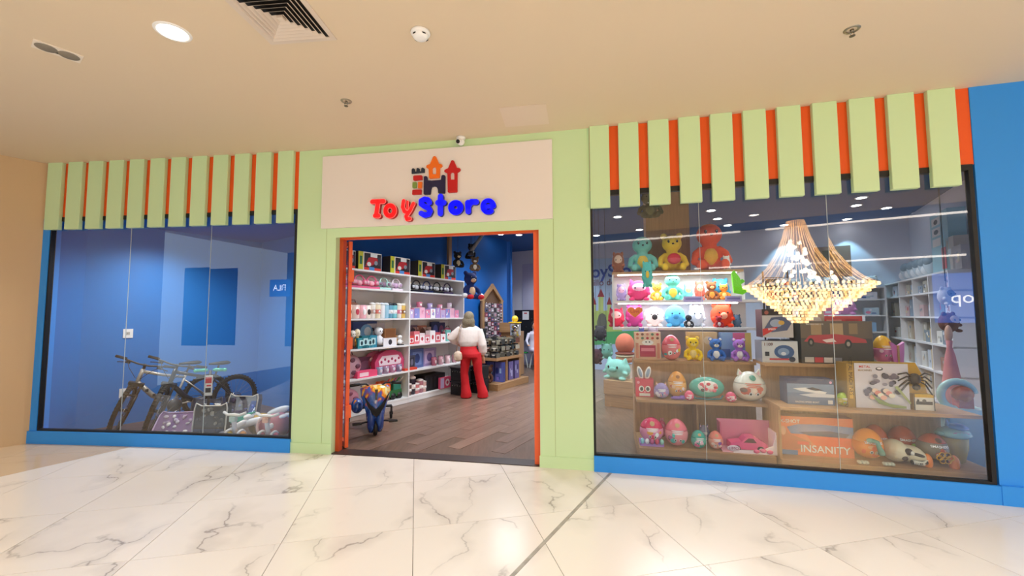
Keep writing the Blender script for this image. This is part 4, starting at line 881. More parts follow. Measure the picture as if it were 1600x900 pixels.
# ------------------------------------------------------------------ house-shaped rack on the blue wall
WF = Frame(*(Cn).xy, radians(60))
def WX(px, py): return WF.at(px, py, -.03)
x0, _ = WX(751, 500); x1, _ = WX(783, 500); zt = WX(765, 443)[1]; ze = WX(751, 470)[1]
hr_ = thing('house_shaped_rack', 'wooden house-shaped hook rack on the blue wall above the counter', 'rack', WF.W((x0+x1)/2, -.03, 1.15), WF.a); W_ = x1-x0
b = MB(); b.box(-W_/2, W_/2, -.005, .02, 0, ze-1.15, mat('#6b4c36', .6)); b.prism([(-W_/2, ze-1.15), (W_/2, ze-1.15), (0, zt-1.2)], -.005, .02, mat('#6b4c36', .6)); b.build('back_board', hr_)
for P in ([(-W_/2, 0), (-W_/2+.09, 0), (-W_/2+.09, ze-1.13), (-W_/2, ze-1.15)], [(W_/2-.09, 0), (W_/2, 0), (W_/2, ze-1.15), (W_/2-.09, ze-1.13)], [(-W_/2-.05, ze-1.15), (-W_/2+.07, ze-1.15), (0, zt-1.28), (W_/2-.07, ze-1.15), (W_/2+.05, ze-1.15), (0, zt-1.15)]):
    b = MB(); b.prism(P, -.06, -.005, M_WOODV); b.build('frame_board', hr_)
n = 0
for r_ in range(8):
    for c_ in range(6):
        b = MB(); w2 = W_*.11; b.box(-w2/2, w2/2, -.05, 0, -.1, 0, G(['#7c6f78', '#a89aa8', '#4a424c', '#c8b8c0', '#8a4a5c', '#5a5a7c'][(r_*5+c_*7) % 6])); b.box(-w2*.3, w2*.3, -.055, -.05, -.075, -.04, G(['#e8e0e4', '#2c2830', '#d08aa0'][(r_+c_) % 3])); b.tube([(0, .02, .01), (0, -.06, .01)], .004, CHROME, 5)
        P = WF.W((x0+x1)/2-W_*.36+c_*W_*.144, -.065, ze-.06-r_*.115)
        o = b.build('hanging_pack', None, P, WF.a); tag(o, 'carded toy in %s row from the top, %s column, on the house-shaped rack' % (ORD[r_], ORD[c_]), 'toy', 'carded toys on the house-shaped rack')
# wooden post and hanging plush figures
x, z = WF.at(703, 414, -.05); b = MB(); b.box(-.05, .05, -.06, 0, 0, CZ-z-.002, M_WOODV); o = b.build('wooden_post', None, WF.W(x, 0, z), WF.a); tag(o, 'light wooden post fixed to the blue wall above the shelving', 'post')
def hung(lab, px, py, dep, h, col, c2, yaw):
    P = O+ray(px, py)*dep; t = plush_toy(lab, (P.x, P.y, P.z-h*.5), yaw, h, col, c2, c2)
    b = MB(); b.cyl((0, 0, h*.9), (0, 0, CZ-P.z+h*.5-.002), .004, DARK, 6); b.build('hanging_cord', t); return t
hung('dark plush figure with blond hair hanging left of the pipe', 715, 405, 8.6, .36, '#1c1a1e', '#e2cfa4', .6)
hung('black plush figure hanging in the middle under the diagonal pipe', 737, 392, 8.9, .36, '#15151a', '#3a3a40', -.5)
hung('tan and black plush figure hanging right below the diagonal pipe', 742, 412, 8.4, .32, '#6a5138', '#e6dccb', .2)
t = hung('dark blue plush animal with tan muzzle hanging at the shelf end', 735, 445, 8.7, .62, '#16265e', '#dcb38c', .7)
b = MB()
for s in (-1, 1): b.ell((s*.2, -.1, .08), (.06, .06, .05), plush('#f4f0ee'), None, 10, 7); b.ell((s*.13, -.2, .05), (.06, .09, .05), plush('#c8232c'), None, 10, 7)
o = b.build('gloves_and_shoes', t); o['label'] = 'white gloves and red shoes'
pa, pb = O+ray(757, 362)*8.7, O+ray(736, 393)*8.5; b = MB(); b.tube([tuple(Vector((0, 0, 0))), tuple(pb-pa)], .035, mat('#8f8a88', .4), 10); b.box(-.06, .06, -.06, .06, -.01, .02, DARK); b.cyl((pb-pa), (pb-pa)-Vector((0, 0, .08)), .06, DARK, 12); o = b.build('ceiling_bracket', None, pa); tag(o, 'grey diagonal ceiling bracket near the blue wall', 'bracket')
# far end: black board, stools
BKF = Frame(*BP.xy, radians(-30)); x, _ = BKF.at(822, 500, -.3)
P = BKF.W(x, -.3, 0); t = thing('black_board', 'black quilted display board with a white price sheet at the far end', 'board', P, BKF.a)
b = MB(); b.prism([(-.36, .78), (.36, .78), (.42, 1.72), (-.42, 1.72)], 0, .08, mat('#121116', .6)); 
for i in range(3):
    for j in range(3): b.ell((-.2+.2*i, -.002, .95+.25*j), (.02, .01, .02), mat('#2e2c34', .5), None, 8, 5)
b.build('board_panel', t); b = MB(); b.box(-.12, .1, -.012, 0, 1.42, 1.68, WHITE); b.box(-.06, .04, -.014, -.012, 1.6, 1.64, '#c23a3a'); b.build('price_sheet', t); b = MB(); b.box(-.3, -.24, .01, .07, 0, .8, DARK); b.box(.24, .3, .01, .07, 0, .8, DARK); b.build('board_legs', t)
# pale panel on the back wall
x0, _ = BKF.at(816, 415, -.02); x1 = x0+1.6; z1 = BKF.at(816, 413, -.02)[1]; b = MB(); b.box(0, x1-x0, -.02, 0, .05, z1, mat('#c3c2da', .6)); b.torus((.75, -.024, z1-.75), .12, .012, (0, 1, 0), mat('#3a3a48'), 20, 6, .6, 5.2)
o = b.build('wall_panel', None, BKF.W(x0, 0, 0), BKF.a); tag(o, 'pale lilac panel with a thin round mark on the far wall', 'panel')
def stool(P, col, lab):
    t = thing('childrens_stool', lab, 'stool', P); b = MB(); b.lathe([(.16, .42), (.17, .44), (.15, .46)], (0, 0, 0), G(col), 18); b.build('seat', t)
    for i in range(4):
        a = pi/4+i*pi/2; b = MB(); b.cyl((.1*cos(a), .1*sin(a), .43), (.2*cos(a), .2*sin(a), 0), .018, gloss('#e8ece4'), 8); b.build('leg', t)
stool((.32, 12.7, 0), '#2f9a4a', 'green and white stool at the far end of the shop')
stool((.66, 12.6, 0), '#e8ece4', 'white stool under the seated person')
# ------------------------------------------------------------------ people
def limb(b, pts, rr_, m, n=12): b.tube(pts, rr_, m, n)
SKIN = mat('#d9a684', .55); 
wm = thing('person', 'woman seen from behind in white blouse and red flared trousers with a beige shoulder bag', 'person', (-.775, 8.02, 0), .0)
body = MB(); m = SKIN
body.ell((-.05, .02, 1.49), (.075, .092, .115), m, None, 16, 12); limb(body, [(-.05, .01, 1.42), (-.045, .0, 1.3)], [.05, .06], m)
body.rings([[(c[0]+rx*cos(2*pi*k/20), c[1]+ry*sin(2*pi*k/20), z) for k in range(20)] for c, rx, ry, z in (((-.04, .0), .12, .07, 1.36), ((-.04, 0), .18, .1, 1.3), ((-.05, 0), .165, .11, 1.15), ((-.07, 0), .13, .095, 1.0), ((-.04, 0), .15, .1, .86), ((.0, 0), .13, .09, .8))], m)
for s, kx, fx in ((-1, -.14, -.11), (1, .15, .21)): limb(body, [(s*.08-.01, 0, .82), (kx, .0, .46), (fx, .02, .08)], [.075, .048, .036], m); body.ell((fx, .07, .045), (.045, .12, .04), m)
LS_, RS_ = (-.215, 0, 1.3), (.145, 0, 1.29)
LA_ = [LS_, (-.37, .0, 1.14), (-.27, .12, 1.02)]; RA_ = [RS_, (.2, .0, 1.02), (.215, .06, .78)]
for L in (LA_, RA_):
    limb(body, L, [.05, .042, .028], m); h_ = Vector(L[2]); dv = (h_-Vector(L[1])).normalized(); 
    body.ell(tuple(h_+dv*.045), (.035, .026, .045), m, None, 10, 8)
    for i in range(4): q = h_+dv*.075+Vector(((i-1.5)*.018, 0, 0)); limb(body, [q, q+dv*(.05+.008*(1-abs(i-1.5))), q+dv*.065+Vector((0, .02, -.012))], .0085, m, 6)
    q = h_+dv*.03; limb(body, [q, q+dv*.03+Vector((-.035 if L is RA_ else .035, .01, 0)), q+dv*.055+Vector((-.04 if L is RA_ else .04, .015, 0))], .009, m, 6)
for s in (-1, 1): body.ell((-.05+s*.078, .03, 1.485), (.012, .02, .03), m, None, 8, 6)
body.ell((-.05, .115, 1.475), (.014, .02, .025), m, None, 8, 6)
melt(body, 'body', wm, .0095, 2)
f_ = MB()
for s in (-1, 1): f_.ell((-.05+s*.032, .108, 1.505), (.014, .008, .008), WHITE, None, 8, 6); f_.ell((-.05+s*.032, .115, 1.505), (.006, .004, .007), '#3a2418', None, 6, 5)
f_.ell((-.05, .108, 1.43), (.024, .008, .008), '#b0524e', None, 8, 6); f_.build('face', wm)
h = MB(); m = mat('#85775f', .7, 0, .6, 60, var=.25); h.ell((-.05, -.012, 1.525), (.1, .115, .112), m, None, 16, 12); h.ell((-.055, -.045, 1.43), (.125, .085, .12), m, None, 14, 10); h.ell((-.09, -.055, 1.345), (.09, .05, .07), m, None, 14, 8); h.ell((.0, -.05, 1.36), (.07, .05, .07), m, None, 14, 8); melt(h, 'hair', wm, .01, 3)
bl = MB(); m = mat('#efe0d8', .85, 0, .6, 14)
bl.rings([[(c[0]+rx*cos(2*pi*k/24), c[1]+ry*sin(2*pi*k/24), z) for k in range(24)] for c, rx, ry, z in (((-.045, .0), .075, .07, 1.375), ((-.04, .0), .15, .095, 1.345), ((-.04, 0), .215, .12, 1.29), ((-.045, 0), .21, .14, 1.17), ((-.055, 0), .2, .145, 1.06), ((-.06, 0), .165, .13, .985), ((-.06, 0), .15, .12, .965))], m)
limb(bl, [(-.2, 0, 1.29), (-.31, 0, 1.2), (-.385, .0, 1.13), (-.33, .07, 1.06), (-.275, .115, 1.02)], [.082, .085, .088, .072, .04], m, 14)
limb(bl, [(.13, 0, 1.28), (.175, 0, 1.14), (.205, 0, 1.0), (.215, .04, .86), (.217, .055, .81)], [.082, .08, .085, .082, .045], m, 14); melt(bl, 'blouse', wm, .012, 3)
tr = MB(); m = mat('#c50f1a', .75, 0, .3, 20)
tr.rings([[(c+rx*cos(2*pi*k/24), ry*sin(2*pi*k/24)-(.02 if z < .9 else 0), z) for k in range(24)] for c, rx, ry, z in ((-.06, .148, .12, .99), (-.055, .165, .13, .92), (-.03, .185, .145, .83), (-.015, .175, .14, .76))], m)
for a, kx, fx in ((-.1, -.135, -.1), (.09, .13, .215)): limb(tr, [(a, -.005, .84), ((a+kx)/2, -.005, .66), (kx, 0, .46), ((kx+fx)/2, .005, .26), (fx, .0, .1), (fx, .01, .02)], [.1, .094, .075, .078, .098, .11], m, 16)
melt(tr, 'trousers', wm, .012, 3)
sh = MB()
for fx in (-.1, .215): sh.ell((fx, .1, .035), (.05, .13, .035), mat('#b3101a', .4), None, 12, 8)
sh.build('shoes', wm)
bt = thing('shoulder_bag', 'small beige shoulder bag hanging at the left hip of the woman in red', 'bag', (-1.02, 7.93, .70))
b = MB(); b.ell((0, 0, .09), (.09, .05, .1), mat('#d8bfa8', .5), None, 14, 10); b.box(-.075, .075, -.04, .04, .03, .14, mat('#d8bfa8', .5), .02); b.build('pouch', bt)
b = MB(); b.tube([(-.03, .0, .15), (.0, -.055, .4), (.03, -.07, .58), (.05, -.05, .66), (.055, .05, .685)], .009, mat('#b99a80', .5), 6); b.build('strap', bt)
p2 = thing('person', 'person with dark hair in a pale grey dress sitting behind the right door edge', 'person', (.66, 12.55, 0), .3)
b = MB(); m = mat('#d3cfdf', .8)
for s in (-1, 1): limb(b, [(s*.09, 0, .52), (s*.1, -.38, .52), (s*.1, -.42, .12)], [.09, .07, .05], m)
b.rings([[(rx*cos(2*pi*k/18), ry*sin(2*pi*k/18), z) for k in range(18)] for rx, ry, z in ((.2, .17, .46), (.19, .15, .6), (.15, .11, .8), (.18, .11, 1.0), (.12, .07, 1.08))], m)
limb(b, [(-.17, 0, 1.02), (-.28, -.1, .8), (-.3, -.3, .7)], [.05, .042, .03], m); limb(b, [(.17, 0, 1.02), (.24, -.1, .8), (.12, -.3, .68)], [.05, .042, .03], m)
b.tube([(0, 0, 1.05), (0, 0, 1.16)], .05, m, 10); b.ell((0, -.01, 1.24), (.08, .095, .115), m); melt(b, 'dress', p2, .014, 2)
b = MB(); b.ell((0, -.03, 1.23), (.076, .085, .105), SKIN, None, 16, 12); b.ell((0, -.115, 1.22), (.012, .02, .02), SKIN); melt(b, 'head', p2, .009, 1)
b = MB()
for s in (-1, 1): b.ell((s*.03, -.112, 1.25), (.012, .008, .008), BLACK, None, 6, 5)
b.ell((0, -.11, 1.185), (.022, .008, .007), '#a04a48', None, 8, 5); b.build('face', p2)
for s in (-1, 1):
    q = Vector((-.3, -.32, .69)) if s < 0 else Vector((.1, -.32, .67)); b = MB(); b.ell(q, (.035, .05, .025), SKIN, None, 10, 6)
    for i in range(4): b.tube([q+Vector(((i-1.5)*.017, -.025, 0)), q+Vector(((i-1.5)*.019, -.085, -.012))], .008, SKIN, 6)
    b.tube([q+Vector((-s*.012, 0, 0)), q+Vector((-s*.05, -.04, 0))], .009, SKIN, 6); melt(b, 'hand', p2, .005, 1)
    b = MB(); b.ell((s*.1, -.5, .04), (.045, .11, .04), SKIN, None, 10, 6); b.ell((s*.1, -.43, .09), (.04, .04, .08), SKIN, None, 10, 6); melt(b, 'foot', p2, .009, 1)
b = MB(); b.ell((0, .02, 1.27), (.095, .1, .11), mat('#1c1414', .6)); b.ell((0, .06, 1.15), (.09, .05, .12), mat('#1c1414', .6)); b.build('hair', p2)
# ------------------------------------------------------------------ three-wheeler in the doorway
ha = math.atan2(-.93, .37); sc_t = thing('electric_three_wheeler', 'blue electric drift three-wheeler with flame graphics parked inside the doorway', 'ride-on toy', (-1.79, 5.56, 0), .40)
# local: forward is -y, x to the viewer's right
def flame():
    m = bpy.data.materials.new('flame_print'); m.use_nodes = True; nt = m.node_tree; b = nt.nodes['Principled BSDF']; N = nt.nodes.new; L = nt.links.new
    tc = N('ShaderNodeTexCoord'); mp = N('ShaderNodeMapping'); mp.inputs['Scale'].default_value = (5, 5, 3.2); n = N('ShaderNodeTexNoise'); n.inputs['Scale'].default_value = 1.6; n.inputs['Detail'].default_value = 5; n.inputs['Distortion'].default_value = 1.2
    r = N('ShaderNodeValToRGB'); e = r.color_ramp.elements; e[0].position = .36; e[0].color = lin('#1c3c86'); e[1].position = .72; e[1].color = lin('#fff0b0')
    for p, c in ((.5, '#3f6fc0'), (.56, '#7a4a9c'), (.6, '#f07a1c'), (.66, '#ffc23a')): x = e.new(p); x.color = lin(c)
    L(tc.outputs['Object'], mp.inputs[0]); L(mp.outputs[0], n.inputs['Vector']); sx = N('ShaderNodeSeparateXYZ'); L(tc.outputs['Object'], sx.inputs[0]); zr = N('ShaderNodeMapRange'); zr.inputs['From Min'].default_value = .3; zr.inputs['From Max'].default_value = .58; zr.inputs['To Min'].default_value = -.16; zr.inputs['To Max'].default_value = .14; L(sx.outputs[2], zr.inputs[0]); sm = N('ShaderNodeMath'); L(n.outputs['Fac'], sm.inputs[0]); L(zr.outputs[0], sm.inputs[1]); L(sm.outputs[0], r.inputs[0]); L(r.outputs[0], b.inputs['Base Color']); b.inputs['Roughness'].default_value = .2; b.inputs['Coat Weight'].default_value = .5; return m
FL = flame()
b = MB(); b.torus((0, 0, .1), .075, .026, (1, 0, 0), BLACK, 28, 10); b.build('front_wheel', sc_t); b = MB(); b.cyl((-.02, 0, .1), (.02, 0, .1), .055, CHROME, 16); b.cyl((-.06, 0, .1), (.06, 0, .1), .012, CHROME, 8); b.build('wheel_hub', sc_t)
b = MB()
sec = [(.62, .17, .10, .12), (.56, .16, .06, .16), (.46, .13, .03, .2), (.36, .1, .0, .2), (.26, .085, -.03, .18)]
b.rings([[(rx*cos(2*pi*k/16), yc+ry*sin(2*pi*k/16)*.7, z) for k in range(16)] for z, rx, yc, ry in [(.635, .15, .1, .09), (.6, .19, .07, .12), (.5, .18, .04, .14), (.4, .145, .02, .14), (.3, .12, .01, .12), (.2, .11, .0, .1)]], FL); b.build('fairing', sc_t)
b = MB(); b.prism([(-.16, .55), (-.07, .41), (0, .35), (.07, .41), (.16, .55), (.1, .39), (.04, .29), (0, .26), (-.04, .29), (-.1, .39)], -.118, -.06, mat('#0c0b10', .7)); b.prism([(-.018, .6), (.018, .6), (.008, .47), (-.008, .47)], -.1, -.05, mat('#14131a', .25)); b.build('chevron_trim', sc_t)
for s in (-1, 1):
    b = MB(); b.rings([[(s*.055+.028*cos(2*pi*k/10)*w_, y+.05*sin(2*pi*k/10)*w_, z) for k in range(10)] for z, y, w_ in ((.36, .0, 1.4), (.24, -.02, 1.9), (.12, -.01, 1.8), (.05, .0, 1.0))], FL); b.build('fork_guard', sc_t)
    b = MB(); b.tube([(s*.05, .06, .6), (s*.12, .06, .66), (s*.2, .03, .665), (s*.3, .02, .655)], .012, DARK, 8); b.build('handlebar', sc_t)
    b = MB(); b.cyl((s*.2, .03, .665), (s*.325, .018, .653), .02, BLACK, 12); b.cyl((s*.185, .0, .66), (s*.185, -.05, .65), .008, DARK, 6); b.build('grip', sc_t)
    b = MB(); b.tube([(s*.09, .05, .17), (s*.2, .03, .16), (s*.27, .0, .165)], .01, DARK, 6); b.box(s*.17, s*.28, -.03, .04, .155, .175, BLACK); b.build('footpeg', sc_t)
    b = MB(); b.tube([(0, .75, .22), (s*.3, .8, .2)], .02, DARK, 8); b.cyl((s*.3, .8, .2), (s*.3, .8, .1), .016, DARK, 8); b.build('rear_axle', sc_t)
    b = MB(); b.torus((s*.3, .84, .05), .032, .018, (1, 0, 0), BLACK, 18, 8); b.box(s*.3-.025, s*.3+.025, .8, .85, .07, .11, DARK); b.build('caster', sc_t)
b = MB(); b.box(-.06, .06, .08, .78, .16, .24, DARK, .02); b.build('frame', sc_t)
b = MB(); b.ell((-.22, .2, .36), (.08, .12, .1), FL); b.ell((0, .55, .3), (.14, .2, .06), mat('#1c1c24', .5)); b.build('seat_and_panel', sc_t)
# ================================================================== RIGHT WINDOW
FA = facframe(1.6); FB = facframe(3.1)
ua = thing('tiered_display', 'left wooden three-tier display stand behind the right window', 'display stand', FA.W(0, 0), FA.a)
b = MB(); b.box(-.34, .95, .28, .92, 0, .16, M_WOOD); b.build('lower_platform', ua)
b = MB(); b.box(-.34, 1.0, .55, .92, .58, .61, M_WOOD); b.build('middle_shelf', ua)
b = MB(); b.box(-.34, .99, .88, 1.28, .98, 1.01, M_WOOD); b.build('top_shelf', ua)
b = MB(); b.box(-.34, .98, .92, .94, 0, .98, M_WOODV); b.build('back_panel', ua)
for x in (-.34, .96): b = MB(); b.box(x, x+.02, .94, 1.28, 0, .98, M_WOODV); b.build('side_panel', ua)
b = MB(); b.box(.3, .32, .66, .92, .16, .58, M_WOODV); b.build('bracket', ua)
ub = thing('tiered_display', 'right wooden tiered display stand behind the right window', 'display stand', FB.W(0, 0), FB.a)
b = MB(); b.box(-.58, 1.12, .2, .85, 0, .16, M_WOOD); b.build('lower_platform', ub)
b = MB(); b.box(-.58, 1.0, .2, .72, .63, .66, M_WOOD); b.build('middle_shelf', ub)
b = MB(); b.box(-.58, .6, .56, 1.0, 1.01, 1.04, M_WOOD); b.build('top_shelf', ub)
b = MB(); b.box(-.58, .6, .72, .74, 0, 1.01, M_WOODV); b.box(.6, 1.0, .72, .74, 0, .66, M_WOODV); b.build('back_panel', ub)
b = MB(); b.box(-.58, -.56, .25, .74, .16, .63, M_WOODV); b.build('side_panel', ub)
def eg(lab, F, y, z, a, c, top, bot, tp, **k):
    p, w_, h_ = put(F, y, z, a, c, top); return egg(lab, p, F.a+k.pop('yaw', 0), w_, h_, bot, tp, **k)
# lower tier, left stand
t = eg('large raspberry surprise egg on a lilac stand at the left of the lower tier', FA, .46, .19, 999, 1036, 652, '#ec8fb4', '#d8245e', seed=2, pal=('#ffffff', '#f2a03c', '#7fd0c8', '#e23a5e'))
p, w_, h_ = put(FA, .46, .16, 999, 1036, 690); b = MB(); b.box(-w_*.5, w_*.5, -.1, .1, 0, .03, gloss('#b38ad8'), .01)
for i in range(5): b.ell((-w_*.4+w_*.2*i, -.11, .055), (.022, .02, .03), gloss(['#7fc8d8', '#e8e4f0', '#c04a8a', '#d84a6a', '#8fd0c0'][i]), None, 8, 6)
o = b.build('egg_stand', None, p, FA.a); tag(o, 'lilac stand with five tiny eggs under the raspberry egg', 'stand')
eg('coral pink surprise egg second from the left on the lower tier', FA, .46, .16, 1038, 1074, 654, '#f39aa0', '#f0788a', seed=4, pal=('#8a6a2c', '#c86a9c', '#4fc0b8', '#ffffff'))
eg('small teal surprise egg between the coral and peach eggs', FA, .42, .16, 1079, 1103, 672, '#4fb8a6', '#3aa898', seed=5, pal=('#f0c8d8', '#e86a9a', '#f4f4f4'))
eg('small peach surprise egg beside the pink car carton', FA, .42, .16, 1106, 1129, 673, '#f2a08c', '#ee8270', seed=6, pal=('#8a5ab0', '#f4d0c0', '#e8507a'))
eg('grey surprise egg with cat ears behind the teal egg', FA, .68, .16, 1090, 1109, 664, '#8a84a0', '#8a84a0', seed=7, ears='cat', earcol='#8a84a0', button=None)
p, w_, h_ = put(FA, .7, .16, 1028, 1042, 656); b = pouch(w_, h_, '#d84a7c', '#e87aa0'); tag(b.build('fuzzy_toy', None, p, FA.a), 'small hot pink fuzzy toy behind the coral egg', 'toy')
# pink car carton
p, w_, h_ = put(FA, .42, .16, 1124, 1207, 659); cb = thing('toy_car_carton', 'open pink carton holding a pink convertible doll car', 'box', p, FA.a)
b = MB(); b.box(-w_/2, w_/2, .1, .115, 0, h_, gloss('#d87a9c')); b.box(-w_/2, w_/2, -.09, .115, 0, .012, gloss('#f2b8c8')); b.box(-w_/2, -w_/2+.01, -.02, .1, 0, h_*.95, gloss('#c9587e')); b.box(w_/2-.012, w_/2, -.09, .1, 0, h_*.75, gloss('#f6e4ea'))
b.prism([(-w_*.3, 0), (w_*.5, 0), (w_*.5, h_*.7), (w_*.42, h_*.3), (w_*.2, h_*.12), (-w_*.3, h_*.1)], -.1, -.09, gloss('#f8e6ec')); b.build('carton', cb)
b = MB(); C_ = gloss('#e8528c'); b.rings([[(x, y_*.07, z) for y_, z in ((-1, .03), (1, .03), (1, zt_), (-1, zt_))] for x, zt_ in ((-w_*.34, .06), (-w_*.33, .09), (-w_*.12, .105), (-.02, .15), (.06, .155), (w_*.28, .11), (w_*.34, .09), (w_*.36, .04))], C_, False)
b.prism([(-.045, .1), (-.0, .142), (.045, .142), (.075, .1)], -.073, .073, mat('#5a1c34', .2))
b.build('toy_car', cb)
b = MB()
for sx in (-w_*.22, w_*.22):
    for sy in (-.075, .06): b.cyl((sx, sy, .035), (sx, sy+.015, .035), .034, BLACK, 16); b.cyl((sx, sy-.002, .035), (sx, sy, .035), .018, gloss('#f0c8d8'), 12)
b.build('wheels', cb)
b = MB()
for i in range(3): b.ell((w_*(.12+.12*i), -.11, .03+.01*(i % 2)), (.03, .01, .02), C_, None, 8, 5)
b.ell((-w_*.3, -.104, h_*.16), (.06, .006, .03), gloss('#e8d0dc'), None, 12, 6); b.text('LIMO', -w_*.3, h_*.16, .04, -.112, '#a82a5c'); b.build('printed_front', cb)
# middle tier, left stand
p, w_, h_ = put(FA, .72, .61, 993, 1021, 592); o = carton('red box with big cartoon eyes and grey bunny ears on the middle tier', 'box', p, FA.a, w_, h_, .12, '#d8304e', '#c0243e', [('r', .2, .05, .8, .2, '#f4f0ee'), ('e', .32, .45, .15, .17, '#f8f4f2'), ('e', .68, .45, .15, .17, '#f8f4f2'), ('e', .33, .44, .09, .11, '#241a1c'), ('e', .67, .44, .09, .11, '#241a1c'), ('e', .5, .28, .06, .04, '#f29ab0'), ('e', .15, .8, .08, .08, '#f29ab0')])
b = MB()
for s in (-1, 1): b.ell((s*w_*.22, .05, h_+.06), (w_*.16, .02, .08), WHITE, (0, s*.25, 0)); b.ell((s*w_*.22, .035, h_+.065), (w_*.09, .012, .055), gloss('#8fa3c0'), (0, s*.25, 0))
b.build('bunny_ears', o)
eg('lavender surprise egg with golden cat ears on the middle tier', FA, .68, .61, 1021, 1045, 598, '#a99ad0', '#9c8cc8', seed=9, ears='cat', earcol='#d8a45c', pal=('#5a78b8', '#e8e0f0', '#d88ab0'), button=None)
eg('tall amber surprise egg on the middle tier', FA, .78, .61, 1042, 1072, 580, '#f2b45c', '#e89a20', seed=10, pal=('#f6e0c8', '#f4c49a', '#ffffff', '#d8704a'), button='#a8641c')
eg('tiny pink egg left of the turquoise oval toy', FA, .62, .61, 1069, 1084, 610, '#e8507c', '#e8507c', seed=11, pal=('#f6d0dc',), button=None)
eg('tiny pink egg right of the turquoise oval toy', FA, .62, .61, 1133, 1150, 612, '#e8507c', '#e8507c', seed=12, pal=('#f6d0dc',), button=None)
t = eg('big white surprise egg with pointed ears and teal nose on the middle tier', FA, .74, .61, 1145, 1195, 580, '#efe9dc', '#eef0e6', seed=13, ears='cat', earcol='#eef0e6', pal=('#e8c8a8', '#d86a4a', '#f6e0d0', '#7a5a4a'), tcol='#e0785c', button='#2f9484')
p, w_, h_ = put(FA, .72, .61, 1076, 1131, 588); t = thing('oval_toy_case', 'turquoise oval toy case on a teal rocker stand', 'toy', p, FA.a)
b = MB(); b.ell((0, 0, h_*.53), (w_*.5, .09, h_*.45), gloss('#4fb5a2'), None, 26, 14); b.cyl((-w_*.15, 0, h_*.95), (-w_*.17, 0, h_*1.06), .006, WHITE, 6, .002); b.build('shell', t)
b = MB(); b.ell((0, -.02, h_*.57), (w_*.37, .085, h_*.32), gloss('#f4f1ea'), None, 22, 12)
for i in range(9): a = i*2.2; b.ell((w_*.2*cos(a), -.1, h_*(.58+.14*sin(a*1.3))), (w_*.06, .012, h_*.07), gloss(['#d83a44', '#f07a86', '#e8506a', '#f2b4b4', '#4a3a3c'][i % 5]), None, 8, 6)
b.build('window_print', t)
b = MB(); b.tube([(-w_*.42, -.03, .05), (-w_*.35, -.04, .015), (0, -.05, .008), (w_*.35, -.04, .015), (w_*.44, -.03, .05)], .009, gloss('#2c7f92'), 8); b.build('rocker_stand', t)
p, w_, h_ = put(FA, .62, .61, 1048, 1068, 620); b = MB(); b.ell((0, 0, .02), (.07, .03, .02), plush('#8a62b8')); b.ell((.05, 0, .025), (.04, .03, .025), plush('#8a62b8')); tag(b.build('fuzzy_tail', None, p, FA.a), 'purple fuzzy tail lying in front of the amber egg', 'toy')
# top tier
def cart(lab, F, y, z, a, c, top, d, front, side, L, **k):
    p, w_, h_ = put(F, y, z, a, c, top); return carton(lab, 'box', p, F.a, w_, h_, d, front, side, L, **k)
ic = [('e', .12+.19*i, .92-.14*j, .055, .045, ['#c9604a', '#8a5a4c', '#d88a7a', '#6a8a6c', '#c23a4a'][(i+2*j) % 5]) for i in range(5) for j in range(2)]
cart('peach display carton with rows of small round pictures on the top tier', FA, 1.0, 1.01, 991, 1032, 519, .1, '#f0cdb4', '#d8a88c', ic+[('r', .2, .1, .8, .52, '#b8405c'), ('r', .25, .3, .75, .42, '#e88a9c'), ('e', .5, .62, .22, .1, '#f4f0f0'), ('e', .44, .64, .03, .025, '#2c2024'), ('e', .57, .64, .03, .025, '#2c2024'), ('r', .05, .05, .15, .6, '#d8907c'), ('r', .85, .05, .95, .6, '#d8907c')])
eg('salmon pink surprise egg on the top tier', FA, 1.0, 1.01, 1033, 1063, 523, '#f08a90', '#ee6a7c', seed=16, pal=('#e8c83c', '#4fc0c8', '#ffffff', '#c05ab0'))
for (a, c, top, col, bel, lab) in ((1066, 1097, 524, '#f4ce1c', '#f2d890', 'yellow plush bear on the top tier'), (1101, 1134, 526, '#3f74c8', '#f2f2f6', 'blue plush bear with white belly on the top tier'), (1137, 1171, 527, '#b07ad6', '#f4ecf2', 'purple plush bear with white belly at the right of the top tier')):
    p, w_, h_ = put(FA, 1.0, 1.01, a, c, top); plush_toy(lab, p, FA.a, h_, col, bel, '#f6ecd8' if col != '#f4ce1c' else '#f6dc7c', wide=1.05, earin=bel)
cart('tan carton behind the yellow and blue bears', FA, 1.14, 1.01, 1073, 1120, 519, .1, '#d8b98a', '#b8966c', [('r', .1, .55, .45, .9, '#c9a470'), ('e', .7, .7, .15, .15, '#e8d4b0')])
cart('carton printed blue, pink and yellow behind the purple bear', FA, 1.14, 1.01, 1126, 1173, 520, .1, '#8fb4dc', '#7a90b8', [('r', .4, .5, .8, 1, '#e87aa0'), ('r', .8, 0, 1, 1, '#e8d080'), ('r', 0, 0, .3, .4, '#5a78b0')])
